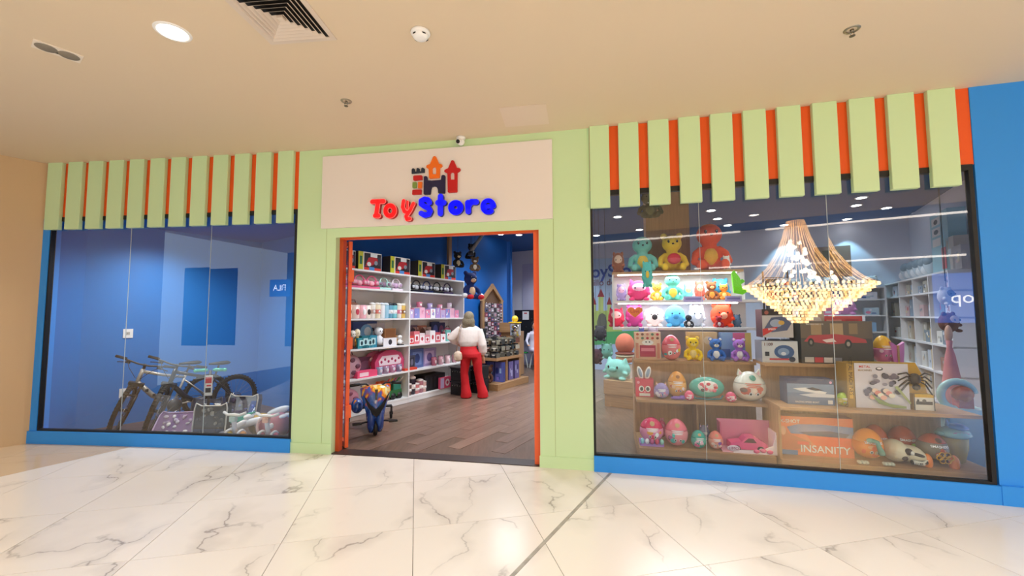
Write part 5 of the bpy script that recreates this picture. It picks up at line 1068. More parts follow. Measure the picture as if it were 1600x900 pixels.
# ---------------- plush gondola behind
gd = thing('plush_gondola', 'tall white gondola shelf filled with plush toys behind the left display stand', 'shelf', FA.W(0, 1.3), FA.a)
for z, x1 in ((2.12, 1.02), (1.74, 1.28), (1.39, 1.16), (.7, 1.1), (.12, 1.1)): b = MB(); b.box(-.57 if z > 1 else -.2, x1, 0, .45, z-.03, z, M_WOOD if z > 2 else SHELFW); b.build('shelf_board', gd)
b = MB(); b.box(-.57, 1.16, .45, .47, 1.36, 2.12, SHELFW); b.box(-.2, 1.16, .45, .47, 0, 1.36, SHELFW); b.build('back_panel', gd)
b = MB(); b.box(-.57, -.55, 0.01, .45, 1.39, 2.09, SHELFW); b.box(-.2, -.18, .01, .45, 0, 1.36, SHELFW); b.build('side_panel', gd)
for z in (2.085, 1.705): b = MB(); b.box(-.5, .95, .03, .05, z-.012, z, mat('#ffffff', .4, emit=7)); o = b.build('led_strip', gd); o['label'] = 'white glowing light strip'
area(tuple(FA.W(.25, 1.45, 2.06)), 1.3, .2, 9, COOL, (0, 0, FA.a)); area(tuple(FA.W(.25, 1.45, 1.68)), 1.3, .2, 7, COOL, (0, 0, FA.a))
q0 = FA.at(1009, 350, 1.85)[0]; q1 = FA.at(1077, 350, 1.85)[0]
b = MB(); b.box(q0, q1, 1.85, 2.2, 0, CZ-.002, M_WOODV); o = b.build('clad_column', None, FA.W(0, 0), FA.a); tag(o, 'oak clad column rising behind the plush toys', 'column')
GP = 1.52
def gp(lab, z, a, c, top, kind, col, **k):
    y = k.pop('y', GP); p, w_, h_ = put(FA, y, z, a, c, top)
    if kind == 'r': return round_plush(lab, p, FA.a, w_, h_, col, **k)
    return plush_toy(lab, p, FA.a, h_, col, **k)
gp('large turquoise plush animal with yellow belly on the top shelf', 2.12, 978, 1028, 365, 'p', '#7fcac0', belly='#f0cf5c', wide=1.05, ears='none')
gp('yellow plush animal holding a red ball on the top shelf', 2.12, 1030, 1068, 362, 'p', '#f6cf3a', hold=('#d8343c', '#e05860'), ears='round', wide=1.0)
gp('very large orange plush animal with yellow belly on the top shelf', 2.12, 1076, 1138, 343, 'p', '#ee5c34', belly='#f2b84c', ears='none', wide=1.0)
gp('brown and white striped plush lying at the left end of the top shelf', 2.12, 955, 976, 392, 'r', '#a8684c', face='#e8c8b4')
gp('small white and green plush at the right end of the top shelf', 2.12, 1128, 1141, 398, 'r', '#e8e4d8', y=1.36, nose='#7a9a5c')
t = gp('dark green plush animal hanging upside down from the ceiling above the plush shelf', 2.12, 1000, 1030, 316, 'p', '#3c4228', belly='#5c6038', ears='cat', wide=1.2)
t.location.z = 2.86; t.scale = (.42, .42, .42)
b = MB(); b.cyl((0, 0, .9), (0, 0, 1.74), .008, DARK, 6); b.build('hanging_cord', t)
# second shelf
gp('lilac round plush at the left of the second shelf', 1.74, 962, 979, 442, 'r', '#9c86b8', face='#d8a4bc')
gp('big hot pink plush with lighter face on the second shelf', 1.74, 979, 1016, 436, 'r', '#d8326c', face='#f0a8c0', ears='cat')
gp('small yellow plush beside the turquoise one on the second shelf', 1.74, 1018, 1034, 441, 'p', '#e8b43a', belly='#f0d8a0')
gp('turquoise plush animal with golden belly in the middle of the second shelf', 1.74, 1034, 1066, 425, 'p', '#5cb8a4', belly='#e8b83c', ears='none', wide=1.1)
gp('small aqua and yellow plush right of the turquoise one', 1.74, 1067, 1082, 442, 'r', '#7cc8d0', face='#e8d890')
gp('salmon plush with pale face on the second shelf', 1.74, 1084, 1101, 438, 'r', '#d8604c', face='#f0b090')
gp('brown and orange plush dog on the second shelf', 1.74, 1102, 1120, 438, 'p', '#8a4a20', belly='#e88a2c', muzzle='#f0b070')
gp('orange and brown plush cat next to the brown dog', 1.74, 1121, 1140, 442, 'p', '#e8862c', belly='#f2c07a', ears='cat')
t = gp('aqua bird-shaped plush hanging from the top shelf', 1.74, 1002, 1020, 425, 'r', '#5cc0b8', y=1.24, nose='#e8c43c'); t.location.z = 1.9
b = MB(); x, z = FA.at(1147, 466, 1.26); b.prism([(0, .02), (.1, .0), (.16, .04), (.09, .08), (.07, .2), (.01, .3), (-.02, .27), (-.01, .12)], -.02, .02, plush('#7fe82c')); b.prism([(.05, .1), (.13, .16), (.1, .19), (.03, .15)], -.015, .015, plush('#6ad820')); o = b.build('plush_toy', None, FA.W(x, 1.26, 1.80), FA.a); tag(o, 'neon green plush lizard at the right end of the second shelf', 'plush toy')
gp('bright blue plush behind the neon green lizard', 1.74, 1110, 1140, 433, 'r', '#4aa8d8', y=1.62)
for a, c, lab in ((1068, 1098, 'left'), (1133, 1159, 'right')):
    x0 = FA.at(a, 462, 1.29)[0]; x1 = FA.at(c, 462, 1.29)[0]; b = MB(); b.box(x0, x1, 0, .008, 0, .07, mat('#b8b0ee', .4)); b.box(x0+.02, x1-.02, -.001, 0, .025, .05, mat('#8c84d0')); o = b.build('price_strip', None, FA.W(0, 1.29, 1.715), FA.a); tag(o, lab+' lilac price strip on the edge of the second shelf', 'price tag')
# third shelf
gp('red and pink hooded plush at the left of the third shelf', 1.39, 949, 976, 480, 'r', '#d82a4c', face='#f4b8b4', ears='cat')
t = gp('magenta plush holding an orange heart on the third shelf', 1.39, 976, 1005, 474, 'r', '#b83484', face='#d86ab0')
b = MB(); w_ = .1; b.prism([(u*w_, .2+v*w_*.8) for u, v in HEART], -.19, -.15, plush('#f0883c')); b.text('Love', 0, .21, .06, -.192, '#c8202c'); b.build('heart_cushion', t)
gp('white and pink plush dog with black muzzle on the third shelf', 1.39, 1007, 1036, 477, 'r', '#ecd4d0', nose='#2c2424', ears='flop')
gp('sky blue round plush in the middle of the third shelf', 1.39, 1037, 1071, 474, 'r', '#4fa4d4', ears='none', nose='#3a8cc0')
gp('grey plush animal with black patches on the third shelf', 1.39, 1074, 1102, 474, 'r', '#a8acb8', nose='#e8e8ec', ears='cat')
gp('small black and white penguin plush in front of the grey one', 1.39, 1068, 1083, 490, 'p', '#20202a', y=1.36, belly='#e8e8ee', ears='none')
gp('large red-orange round plush at the right of the third shelf', 1.39, 1108, 1146, 472, 'r', '#e0401c', nose='#f0a080', ears='round')
gp('small dark red plush with white patches under the red-orange one', 1.39, 1112, 1134, 492, 'p', '#9c1c28', y=1.36, belly='#e0d8dc')
gp('blue-grey plush at the right end of the third shelf', 1.39, 1144, 1158, 490, 'r', '#5c7a98')
for i, (a, c, col) in enumerate(((996, 1008, '#6a78c8'), (1010, 1030, '#c8bcd8'))): gp(['blue', 'pale lilac'][i]+' plush lying on the shelf hidden behind the peach carton', 1.01, a, c, 509, 'r', col, y=1.14)
# wire rack
rk = thing('wire_rack', 'black wire hook rack with dark toys right of the plush gondola', 'rack', FA.W(1.42, 1.5), FA.a)
b = MB()
for x in (-.12, .16): b.cyl((x, 0, 0), (x, 0, 2.1), .01, DARK, 6)
for i in range(9): b.cyl((-.12, 0, .9+.14*i), (.16, 0, .9+.14*i), .006, DARK, 6)
b.box(-.16, .2, -.05, .2, 0, .03, DARK); b.build('frame', rk)
for i in range(6):
    for j in range(2):
        b = MB(); b.box(-.06, .06, -.06, 0, -.11, 0, mat(['#2c3038', '#6a727c', '#8a2c30', '#b8bcc4', '#3c4a5c', '#16181c'][(i*2+j*3) % 6], .4)); b.box(-.035, .035, -.064, -.06, -.08, -.04, mat(['#a8b0bc', '#c83a3a', '#e0e0e4'][(i+j) % 3])); o = b.build('hanging_pack', None, FA.W(1.38+.15*j, 1.49, 2.0-.15*i), FA.a); tag(o, ['left', 'right'][j]+' dark carded toy in the '+ORD[i]+' row from the top of the wire rack', 'toy')
# ---------------- right stand
cart('dark carton with silver speedster printed, stacked on the left end of the right stand', FB, .66, 1.305, 1190, 1238, 483, .22, '#cfc6c4', '#4a2c34', [('r', 0, .78, 1, 1, '#2c2026'), ('e', .15, .88, .07, .07, '#a8584a'), ('p', [(.05, .3), (.3, .7), (.7, .75), (.95, .5), (.8, .25), (.3, .18)], '#5c6484'), ('e', .45, .5, .2, .14, '#aab4cc'), ('e', .62, .52, .1, .08, '#d8a84c'), ('p', [(0, .05), (.45, .3), (.5, .38), (0, .3)], '#d8383a'), ('t', 'SPEED', .3, .29, .09, '#ffffff')])
cart('white carton with blue tilted spinning car print on the right stand', FB, .64, 1.04, 1190, 1246, 533, .24, '#d8dade', '#8a8c94', [('e', .62, .5, .28, .32, '#4a6898'), ('e', .6, .5, .16, .18, '#8fa8cc'), ('e', .6, .42, .07, .08, '#e8ecf4'), ('t', '1109', .18, .84, .2, '#7a4638'), ('r', .2, .12, .75, .2, '#c83a4a'), ('e', .83, .16, .09, .12, '#3c4458'), ('r', .08, .3, .2, .5, '#3a3c44')])
cart('large black carton printed with a red open-wheel race car', FB, .62, 1.04, 1250, 1362, 502, .3, '#463c36', '#2a2320', [('r', 0, .6, 1, 1, '#6a5644'), ('r', .15, .68, .3, .95, '#a8865c'), ('r', .42, .66, .6, .95, '#b8966a'), ('r', .68, .7, .8, .95, '#94754f'), ('p', [(.04, .52), (.12, .66), (.28, .68), (.5, .7), (.7, .66), (.9, .58), (.92, .5), (.7, .5), (.45, .46), (.2, .5)], '#b8343c'), ('p', [(.3, .56), (.45, .6), (.5, .52), (.36, .5)], '#f0d8d0'), ('e', .14, .5, .045, .1, '#15120f'), ('e', .66, .47, .05, .11, '#15120f'), ('e', .14, .5, .02, .05, '#8a8078'), ('e', .66, .47, .025, .055, '#a89c90'), ('r', .04, .03, .17, .15, '#c8beb4'), ('r', .18, .03, .3, .15, '#c8343c'), ('r', .31, .03, .43, .15, '#e0d4cc'), ('r', .44, .03, .56, .15, '#8a8890'), ('t', 'RACING CAR 1:12', .2, .93, .045, '#e8e0d4')])
b = MB(); p, w_, h_ = put(FB, .6, 1.04, 1249, 1251, 506)
cart('flat red carton lying on the black race car carton', FB, .7, 1.385, 1288, 1347, 494, .2, '#d8302a', '#b02020', [('r', .05, .2, .45, .75, '#e88a7c'), ('r', .55, .1, .9, .8, '#c01c1c')])
cart('small tan carton with a silver car print on the black race car carton', FB, .7, 1.385, 1259, 1287, 484, .2, '#c8a48c', '#8a6450', [('e', .5, .45, .35, .25, '#e0ccc0'), ('e', .3, .3, .08, .12, '#3c2c28'), ('e', .7, .3, .08, .12, '#3c2c28')])
b = MB(); b.prism([(-.12, 0), (.12, 0), (.14, .05), (.05, .08), (-.05, .08), (-.14, .05)], -.05, .05, gloss('#b8a044')); p, w_, h_ = put(FB, .8, 1.305, 1222, 1242, 520); o = b.build('toy_car', None, p+Vector((.02, .08, 0)), FB.a); tag(o, 'small olive toy car between the stacked cartons', 'toy car')
t = eg('pink dome toy with yellow cap beside the black race car carton', FB, .8, 1.04, 1362, 1394, 524, '#dd7fb0', '#f0b422', split=.55, seed=21, pal=('#c86aa8', '#f0c8dc'), name='dome_toy', button=None)
p, w_, h_ = put(FB, .72, 1.04, 1390, 1411, 534); b = MB(); b.prism([(0, .02), (.0, h_*.8), (w_*.5, h_), (w_*.45, h_*.5), (w_*.35, .01)], -.02, .02, gloss('#e08ac0')); b.prism([(0, .02), (-w_*.35, .01), (-w_*.45, h_*.5), (-w_*.5, h_), (0, h_*.8)], -.02, .02, gloss('#d87ab8')); b.box(-.008, .008, -.028, .02, 0, h_*.85, gloss('#c89a5c')); o = b.build('butterfly_toy', None, p, FB.a); tag(o, 'pink butterfly-shaped toy at the right end of the top board', 'toy')
# middle shelf right
cart('navy carton printed with a white speedboat on water', FB, .38, .66, 1229, 1302, 592, .2, '#6a7c9c', '#3a4464', [('r', 0, .8, 1, 1, '#3c4468'), ('r', 0, .45, 1, .8, '#8494ac'), ('p', [(.12, .62), (.4, .66), (.85, .5), (.8, .42), (.3, .52)], '#f0ece8'), ('p', [(.4, .62), (.55, .68), (.8, .56), (.6, .55)], '#3c3438'), ('p', [(.25, .38), (.6, .46), (1, .42), (1, .3), (.5, .3)], '#dcdce0'), ('t', 'RACING SPEED BOAT', .42, .1, .085, '#f2f0ee'), ('r', .86, .05, .96, .2, '#e8e4e0'), ('e', .93, .88, .03, .05, '#e8a8c0')])
eg('lime and yellow spotted ball toy beside the speedboat carton', FB, .4, .66, 1306, 1326, 613, '#c8b83a', '#b8d83a', seed=23, pal=('#8ab83a', '#f0e08a'), button=None, name='ball_toy')
fr_ = [('t', 'METAL', .2, .92, .075, '#d8382c'), ('t', 'MACHINES', .2, .84, .055, '#8a6a24'), ('e', .47, .88, .07, .04, '#3c3c48'), ('e', .47, .89, .045, .022, '#f0ecec')]
for i in range(22): 
    a = i*.7; fr_.append(('e', .5+.34*cos(a)*(.5+.5*((i*.37) % 1)), .52+.22*sin(a*1.3), .04+.03*((i*.61) % 1), .035+.03*((i*.43) % 1), ['#4a4a5c', '#6a6478', '#3a3844', '#8a8494'][i % 4]))
for i in range(8): fr_.append(('e', .3+.05*i, .25+.05*((i*3) % 4), .06, .05, ['#f2b49c', '#f0d0b8', '#e08a7c', '#f4e8d0'][i % 4]))
fr_ += [('p', [(.25, .35), (.4, .12), (.65, .04), (.9, .03), (.9, .08), (.6, .12), (.4, .22)], '#8fa05c'), ('p', [(.7, .5), (.97, .12), (.99, .16), (.76, .52)], '#a4ac6c')]
p, w_, h_ = put(FB, .34, .66, 1334, 1418, 568); carton('large white carton printed with a metal race track playset', 'box', p, FB.a, w_, h_, .2, '#ddd6dc', '#b08a2a', fr_)
p, w_, h_ = put(FB, .33, .66, 1322, 1333, 568); b = MB(); b.box(-w_/2, w_/2, 0, .2, 0, h_, mat('#a8822c', .4)); b.box(-w_*.25, w_*.25, -.002, 0, h_*.2, h_*.5, '#e8b43c'); b.text('METAL MACHINES', 0, h_*.72, .045, -.003, '#2c2014', rot=pi/2); o = b.build('carton_side_band', None, p, FB.a); tag(o, 'narrow golden carton standing against the white race track carton', 'box')
p, w_, h_ = put(FB, .34, .66, 1424, 1456, 568); t = carton('yellow and white carton with a black toy spider', 'box', p, FB.a, w_, h_*.34, .12, '#ece6d8', '#c89c2c', [('r', 0, .8, 1, 1, '#e0b02c'), ('r', .1, .35, .9, .55, '#4a4440'), ('e', .2, .6, .06, .1, '#2c2826'), ('e', .5, .6, .1, .1, '#6a6460'), ('r', .0, 0, .04, 1, '#2a2420'), ('r', .96, 0, 1, 1, '#2a2420')])
b = MB(); b.prism([(-w_*.75, h_*.34), (w_*.4, h_*.34), (w_*.2, h_*.75), (-w_*.1, h_), (-w_*.9, h_)], .06, .075, mat('#d8a42a', .45)); b.build('yellow_header', t)
b = MB(); cx_, cz_ = -w_*.4, h_*.66; b.ell((cx_, .0, cz_), (.05, .04, .055), mat('#17120e', .3)); b.ell((cx_, -.02, cz_-.07), (.03, .03, .03), mat('#17120e', .3))
for s in (-1, 1):
    for k in range(4): b.tube([(cx_, 0, cz_), (cx_+s*.07, -.02, cz_+.06-.035*k), (cx_+s*(.13), 0, cz_+.04-.06*k)], .007, mat('#17120e', .3), 6)
b.build('toy_spider', t)
# platform right
cart('long orange and blue toy blaster carton with white lettering', FB, .40, .16, 1211, 1332, 652, .16, '#e8784a', '#9c5a3c', [('p', [(.15, .72), (.3, .8), (.6, .82), (1, .78), (1, .5), (.7, .48), (.4, .55), (.2, .55)], '#6a84b0'), ('p', [(.3, .6), (.7, .66), (.95, .6), (.9, .5), (.5, .48)], '#3a4a70'), ('p', [(.4, .52), (.98, .5), (.98, .25), (.5, .28)], '#f05a2c'), ('r', 0, .0, .28, .12, '#4a7ab0'), ('p', [(.0, .12), (.06, .55), (.12, .72), (.17, .55), (.45, .35), (.46, .24), (.2, .12)], '#c8704c'), ('e', .1, .62, .035, .12, '#e0a484'), ('t', 'INSANITY', .63, .17, .26, '#f6f0ea'), ('t', 'X-SHOT', .19, .87, .13, '#fff4ec'), ('r', .28, .28, .43, .36, '#e8503a')])
t = eg('bright orange surprise egg with a green dinosaur and feet', FB, .36, .19, 1331, 1377, 669, '#f0841c', '#f2922c', seed=25, pal=('#f0641c', '#f4b47c'), txt='SMASHERS', button=None)
b = MB(); D_ = gloss('#5f9a8a'); b.tube([(-.035, -.155, .2), (.0, -.165, .19), (.015, -.165, .14), (.03, -.165, .09), (.06, -.15, .075)], [.02, .018, .02, .028, .01], D_, 8); b.ell((-.05, -.155, .2), (.032, .015, .02), D_); b.build('dinosaur_relief', t)
b = MB(); 
for s in (-1, 1):
    for k in range(3): b.ell((s*.1+(k-1)*.028, -.12, -.01), (.02, .03, .018), gloss('#c9cdb8'), None, 8, 6)
b.build('clawed_feet', t)
eg('dark orange surprise egg partly hidden behind the bright orange one', FB, .62, .16, 1347, 1385, 663, '#c8501c', '#d05a22', seed=26, pal=('#e88a4c', '#f0c09a'), txt='SMASHERS', button=None)
eg('round brick-orange surprise egg behind the dinosaur skull', FB, .64, .16, 1386, 1430, 665, '#b8481c', '#c04e20', seed=27, pal=('#e0804c',), txt='SMASHERS', button=None)
p, w_, h_ = put(FB, .38, .16, 1379, 1440, 686); t = thing('dinosaur_skull', 'cream toy dinosaur skull with bared teeth', 'toy', p, FB.a+.1)
b = MB(); SK = mat('#e9dcbc', .5, 0, .3, 18); b.ell((-w_*.22, 0, h_*.52), (w_*.3, .13, h_*.46), SK, (0, .2, 0)); b.ell((w_*.15, -.02, h_*.42), (w_*.34, .11, h_*.36), SK, (0, .15, 0)); b.ell((w_*.34, -.03, h_*.34), (w_*.16, .08, h_*.28), SK); melt(b, 'skull', t, .008, 2)
b = MB(); DB = mat('#3a2c20', .6); b.ell((-w_*.1, -.118, h_*.62), (w_*.1, .03, h_*.14), DB); b.ell((-w_*.06, -.14, h_*.6), (w_*.055, .02, h_*.085), gloss('#f2efe6')); b.ell((w_*.16, -.118, h_*.5), (w_*.17, .02, h_*.07), DB, (0, .25, 0)); b.ell((-w_*.2, -.11, h_*.35), (w_*.08, .03, h_*.1), DB); b.build('eye_sockets', t)
b = MB(); b.tube([(-w_*.05, -.125, h_*.22), (w_*.15, -.135, h_*.2), (w_*.35, -.11, h_*.2), (w_*.45, -.05, h_*.28)], .02, DB, 8); b.build('mouth', t)
for i in range(10):
    u = i/9; b = MB(); x = w_*(-.02+.46*u); y = -.145+.05*max(0, u-.5)*2; z = h_*(.25-.04*sin(pi*u)); b.cyl((x, y, z+.015), (x, y-.004, z-.02), .011, gloss('#f6f0de'), 7, .002); b.build('tooth', t)
t = eg('grey and rust surprise egg with orange feet at the right', FB, .42, .2, 1432, 1478, 677, '#8a8070', '#b8583c', split=.7, seed=29, pal=('#c86a4a', '#7a6a58', '#d8a080'), txt='SMASHERS', button='#6a4a34')
b = MB()
for s in (-1, 1): b.ell((s*.1, -.1, .0), (.038, .04, .075), gloss('#f08a3c'), None, 12, 8)
b.build('orange_feet', t); b = MB()
for k in range(6): a = k*1.05; b.torus((.04*cos(a), -.16, .06+.03*sin(a)), .022, .005, (0, 1, 0), mat('#d8a83c', .3, .6), 12, 5)
b.build('gold_chains', t)
p, w_, h_ = put(FB, .5, .16, 1466, 1511, 655); t = thing('toy_bowl', 'amber toy bowl with pale aqua spaceship-shaped lid at the right end', 'toy', p, FB.a)
b = MB(); b.lathe([(w_*.2, 0), (w_*.3, .02), (w_*.42, h_*.35), (w_*.44, h_*.6)], (0, 0, 0), gloss('#b49a3c'), 22); b.build('bowl', t)
b = MB(); b.lathe([(w_*.46, h_*.6), (w_*.56, h_*.66), (w_*.5, h_*.74), (w_*.3, h_*.8)], (0, 0, 0), gloss('#9fd4c8'), 24); b.ell((-w_*.55, -.02, h_*.68), (w_*.14, .05, h_*.05), gloss('#9fd4c8')); b.build('lid', t)
b = MB(); b.ell((.02, -.02, h_*.84), (w_*.3, .1, h_*.07), gloss('#6ea8d8')); b.tube([(-.04, 0, h_*.85), (-.05, 0, h_*1.0)], [.02, .006], gloss('#6ea8d8'), 8); b.ell((0, -.09, h_*.72), (w_*.3, .02, h_*.04), gloss('#c89ab0')); b.build('blue_top', t)
gp2 = put(FB, .5, .16, 1424, 1440, 692); b = MB(); b.ell((0, 0, .06), (.04, .03, .06), gloss('#7fa83a')); b.ell((-.02, -.02, .13), (.035, .03, .028), gloss('#8ab84a')); o = b.build('toy_dinosaur', None, gp2[0], FB.a); tag(o, 'small green toy dinosaur between the skull and the rust egg', 'toy')
# ---------------- seen left of the stand: low table with aqua plush, mural, far rack
q = pz(990, 640, 0); q2 = pz(945, 634, 0); an = math.atan2((q-q2).y, (q-q2).x); t = thing('low_table', 'low oak block table left of the tiered stand', 'table', q2, an); L_ = (q-q2).length+.5
b = MB(); b.box(0, L_, 0, .55, 0, .2, M_WOOD); b.build('lower_block', t); b = MB(); b.box(-.01, L_, -.01, .56, .205, .44, M_WOOD); b.build('upper_block', t)
FT = Frame(q2.x, q2.y, an); p, w_, h_ = put(FT, .2, .44, 940, 990, 558); round_plush('pale turquoise round plush with brown eyes on the low oak block', p, an-.3, w_*.95, h_*.98, '#8ecfc0', nose='#7dbfb0', ears='cat')
p, w_, h_ = put(FT, .45, .44, 962, 990, 520); t = thing('burger_plush', 'stacked bun-shaped plush leaning behind the low block', 'plush toy', p, an)
b = MB(); b.box(-.12, .12, -.1, .1, 0, h_*.3, mat('#c8b8ac')); b.build('support_box', t)
b = MB(); b.ell((0, 0, h_*.75), (w_*.5, .16, h_*.24), plush('#d8785c'), None, 18, 12); b.ell((0, 0, h_*.42), (w_*.5, .16, h_*.1), plush('#c8886a'), None, 18, 8); b.build('bun', t); b = MB(); b.ell((0, 0, h_*.54), (w_*.53, .17, h_*.05), plush('#8a4a3c'), None, 18, 8); b.ell((0, 0, h_*.49), (w_*.5, .17, h_*.04), plush('#e8d8b8'), None, 18, 8); b.build('filling', t)
MF = Frame(*BP.xy, radians(-30)); mu = thing('castle_mural', 'printed castle mural with blue sky on the far wall', 'mural', MF.W(0, 0, 0), MF.a)
def mpt(px, py): return MF.at(px, py, -.02)
def mpoly(name, pts, col, k, lab=None, y=-.02):
    b = MB(); b.prism([mpt(*p) for p in pts], y-.002*k, y, mat(col, .6)); o = b.build(name, mu)
    if lab: o['label'] = lab
mpoly('backdrop', [(905, 405), (1010, 402), (1010, 580), (905, 585)], '#b8cdea', 1, 'pale blue sky print')
mpoly('castle_wall', [(905, 486), (972, 485), (972, 520), (905, 522)], '#b8cc6c', 2); mpoly('gate', [(933, 515), (933, 502), (936, 492), (941, 489), (946, 492), (948, 502), (948, 514)], '#6a6a5c', 4)
for x, t0, w2 in ((939, 451, 5.5), (928, 463, 4), (952, 463, 4)):
    mpoly('tower', [(x-w2*.7, 488), (x-w2*.7, t0+12), (x+w2*.7, t0+12), (x+w2*.7, 488)], '#c4d47c', 3); mpoly('tower_roof', [(x-w2, t0+13), (x+w2, t0+13), (x, t0)], '#9c2028', 4); mpoly('flag_pole', [(x-.25, t0), (x+.25, t0), (x+.25, t0-6), (x-.25, t0-6)], '#3a3a50', 4)
mpoly('grass', [(905, 520), (1010, 516), (1010, 535), (905, 540)], '#5cb06c', 3)
b = MB(); x, z = mpt(958, 424); b.text('ToyStore', x, z, .5, -.03, mat('#2c48b0', .5), bold=.02); x, z = mpt(960, 441); b.text('El Castillo de la Diversión', x, z, .26, -.03, mat('#8a5a6c', .5), bold=.01); b.build('lettering', mu)
# low gondola far left with small goods
for i, (px, py, c, lab) in enumerate(((938, 520, '#3a3438', 'dark plush'), (948, 548, '#7fb8a8', 'teal plush'), (932, 556, '#4a2c34', 'dark maroon plush'))):
    P = O+ray(px, py)*7.6; t = round_plush(lab+' hanging near the left edge of the right window, '+['upper', 'middle', 'lower'][i]+' one', (P.x, P.y, P.z-.15), -.3, .24, .3, c); b = MB(); b.cyl((0, 0, .28), (0, 0, CZ-P.z+.148), .003, DARK, 5); b.build('hanging_cord', t)
# ---------------- back shelf unit and right cubby unit
BF = Frame(*(BP-V*.42).xy, radians(-30)); bx0 = BF.at(1225, 448, 0)[0]; bx1 = BF.at(1383, 448, 0)[0]; bz = BF.at(1360, 448, 0)[1]
ZS = [bz]+[BF.at(1360, y, 0)[1] for y in (467, 492, 518, 545)]+[.12]
dv = [bx0+(bx1-bx0)*k/3 for k in (1, 2)]
shelf_unit(BF, bx0, bx1, .38, ZS, dv, 'white low shelving against the back wall behind the race car carton')
rr = random.Random(21); pc = ['#8fb8dc', '#f0a8c0', '#e8e4ec', '#5c78b0', '#c8b8e0', '#3a5a9c', '#e87a9c', '#b0c8d8']
for r_ in range(3):
    n = 9; x = bx0+.04
    while x < bx1-.25:
        w_ = rr.uniform(.2, .34); h_ = min(ZS[r_]-ZS[r_+1]-.05, rr.uniform(.12, .24))
        if all(abs(x+w_/2-d) > w_/2+.02 for d in dv):
            carton('%s box from the left, %s level down, on the back wall shelving' % (ORD[min(n-9, 14)], ORD[r_]), 'box', BF.W(x+w_/2, .05, ZS[r_+1]), BF.a, w_-.03, h_, .2, rr.choice(pc), None, rp(rr, pc, 3), child=False)
            n += 1
        x += w_+.02
for i in range(7):
    x = bx1-.2-.34*i; t = round_plush(ORD[i]+' black and white panda cushion from the right on top of the back shelving', BF.W(x, .2, bz), BF.a, .3, .26, '#dcdcda', nose='#25282c', ears='round')
x0, z0 = BF.at(1276, 428, .1); x1, z1 = BF.at(1330, 382, .1); carton('big brown picture carton on the back shelving behind the chandelier reflection', 'box', BF.W((x0+x1)/2, .2, bz+.26), BF.a, x1-x0, z1-bz-.26, .1, '#a8907c', None, rp(rr, ['#6a5a3c', '#c8a48c', '#8a7c60', '#d8c0b0'], 6), child=False)
t = round_plush('pink and purple plush on the back shelving right of the chandelier reflection', BF.W(BF.at(1320, 490, -.32)[0], -.32, BF.at(1320, 492, -.32)[1]), BF.a, .42, .34, '#c884b8', face='#e8b8dc', ears='cat')
b = MB(); b.box(-.3, .3, -.15, .15, 0, t.location.z, SHELFW); o = b.build('display_plinth', None, (t.location.x, t.location.y, 0), BF.a); tag(o, 'white plinth under the pink and purple plush', 'plinth')
CF2 = Frame(RF1.x, RF1.y, radians(240)); cz = CF2.at(1430, 430, 0)[1]
def cX(px): return CF2.at(px, 480, 0)[0]
cdv = [cX(1405.5), cX(1427), cX(1452)]; CZS = [2.19]+[CF2.at(1454, y, 0)[1] for y in (456, 494.5, 536, 577, 621)]
shelf_unit(CF2, 0, 3.37, .42, CZS, cdv, 'white cubbyhole shelving along the right side of the shop', plinth=0)
cell = [0]+cdv+[3.37]; gc = ['#c8b8a0', '#b0a898', '#e0dcd4', '#8a98a8', '#a87c6c', '#d8c090', '#7c8a94', '#c8a8a8', '#d0d4dc']
ROW = ['top', 'second', 'third', 'fourth', 'fifth', 'sixth']
for r_ in range(5):
    for c_ in range(4):
        a, z = cell[c_], cell[c_+1]; n = 3 if c_ < 3 else 3; ww = (z-a-.08)/n
        for k in range(n):
            if rr.random() < .15: continue
            h_ = (CZS[r_]-CZS[r_+1]-.04)*rr.uniform(.5, .9)
            carton('%s goods box in the %s cubby row, %s column from the far end' % (['far', 'middle', 'near'][k], ROW[r_], ORD[c_]), 'box', CF2.W(a+.04+ww*(k+.5), rr.uniform(.04, .12), CZS[r_+1]), CF2.a, ww*.9, h_, .18, rr.choice(gc), None, rp(rr, gc+['#3c4450', '#f4f0ea', '#c05a4a'], 3), child=False)
p0 = CF2.W(cX(1468), .12, 2.19); x0 = cX(1449); x1 = cX(1475); zt = CF2.at(1462, 334, .1)[1]
carton('tall aqua carton with small pictures on top of the cubbyhole unit', 'box', CF2.W((x0+x1)/2, .1, 2.19), CF2.a, x1-x0, zt-2.19, .2, '#9cc4d0', '#7fa8b8', [('r', .1, .8, .6, .93, '#e4dcd8'), ('e', .35, .86, .12, .04, '#5c4a48'), ('r', .1, .62, .6, .76, '#e4dcd8'), ('e', .35, .69, .14, .04, '#6a6a70'), ('r', .1, .45, .6, .58, '#e4dcd8'), ('r', .6, .05, .85, .4, '#c85a64')])
for i, px in enumerate((1408, 1417, 1426, 1435, 1443)):
    b = MB(); b.ell((0, 0, .17), (.16, .12, .17), mat('#cfe0ea', .25), (0, .3*(-1)**i, 0)); b.ell((.05, -.05, .24), (.1, .09, .09), mat('#8fa8b8', .25), (.4, .2, 0)); b.ell((-.07, -.06, .1), (.09, .08, .09), mat('#eef4f8', .2)); o = b.build('wrapped_bundle', None, CF2.W(cX(px), .15, 2.19), CF2.a); tag(o, ORD[i]+' clear-wrapped silver blue bundle from the far end on top of the cubby unit', 'bundle')
for i, px in enumerate((1480, 1490)):
    carton(['cream', 'grey'][i]+' carton on top of the cubby unit near the window edge', 'box', CF2.W(cX(px)-.1, .1, 2.19), CF2.a, .3, [.5, .34][i], .2, ['#b8aea8', '#a8a0a4'][i], None, rp(rr, gc, 3), child=False)
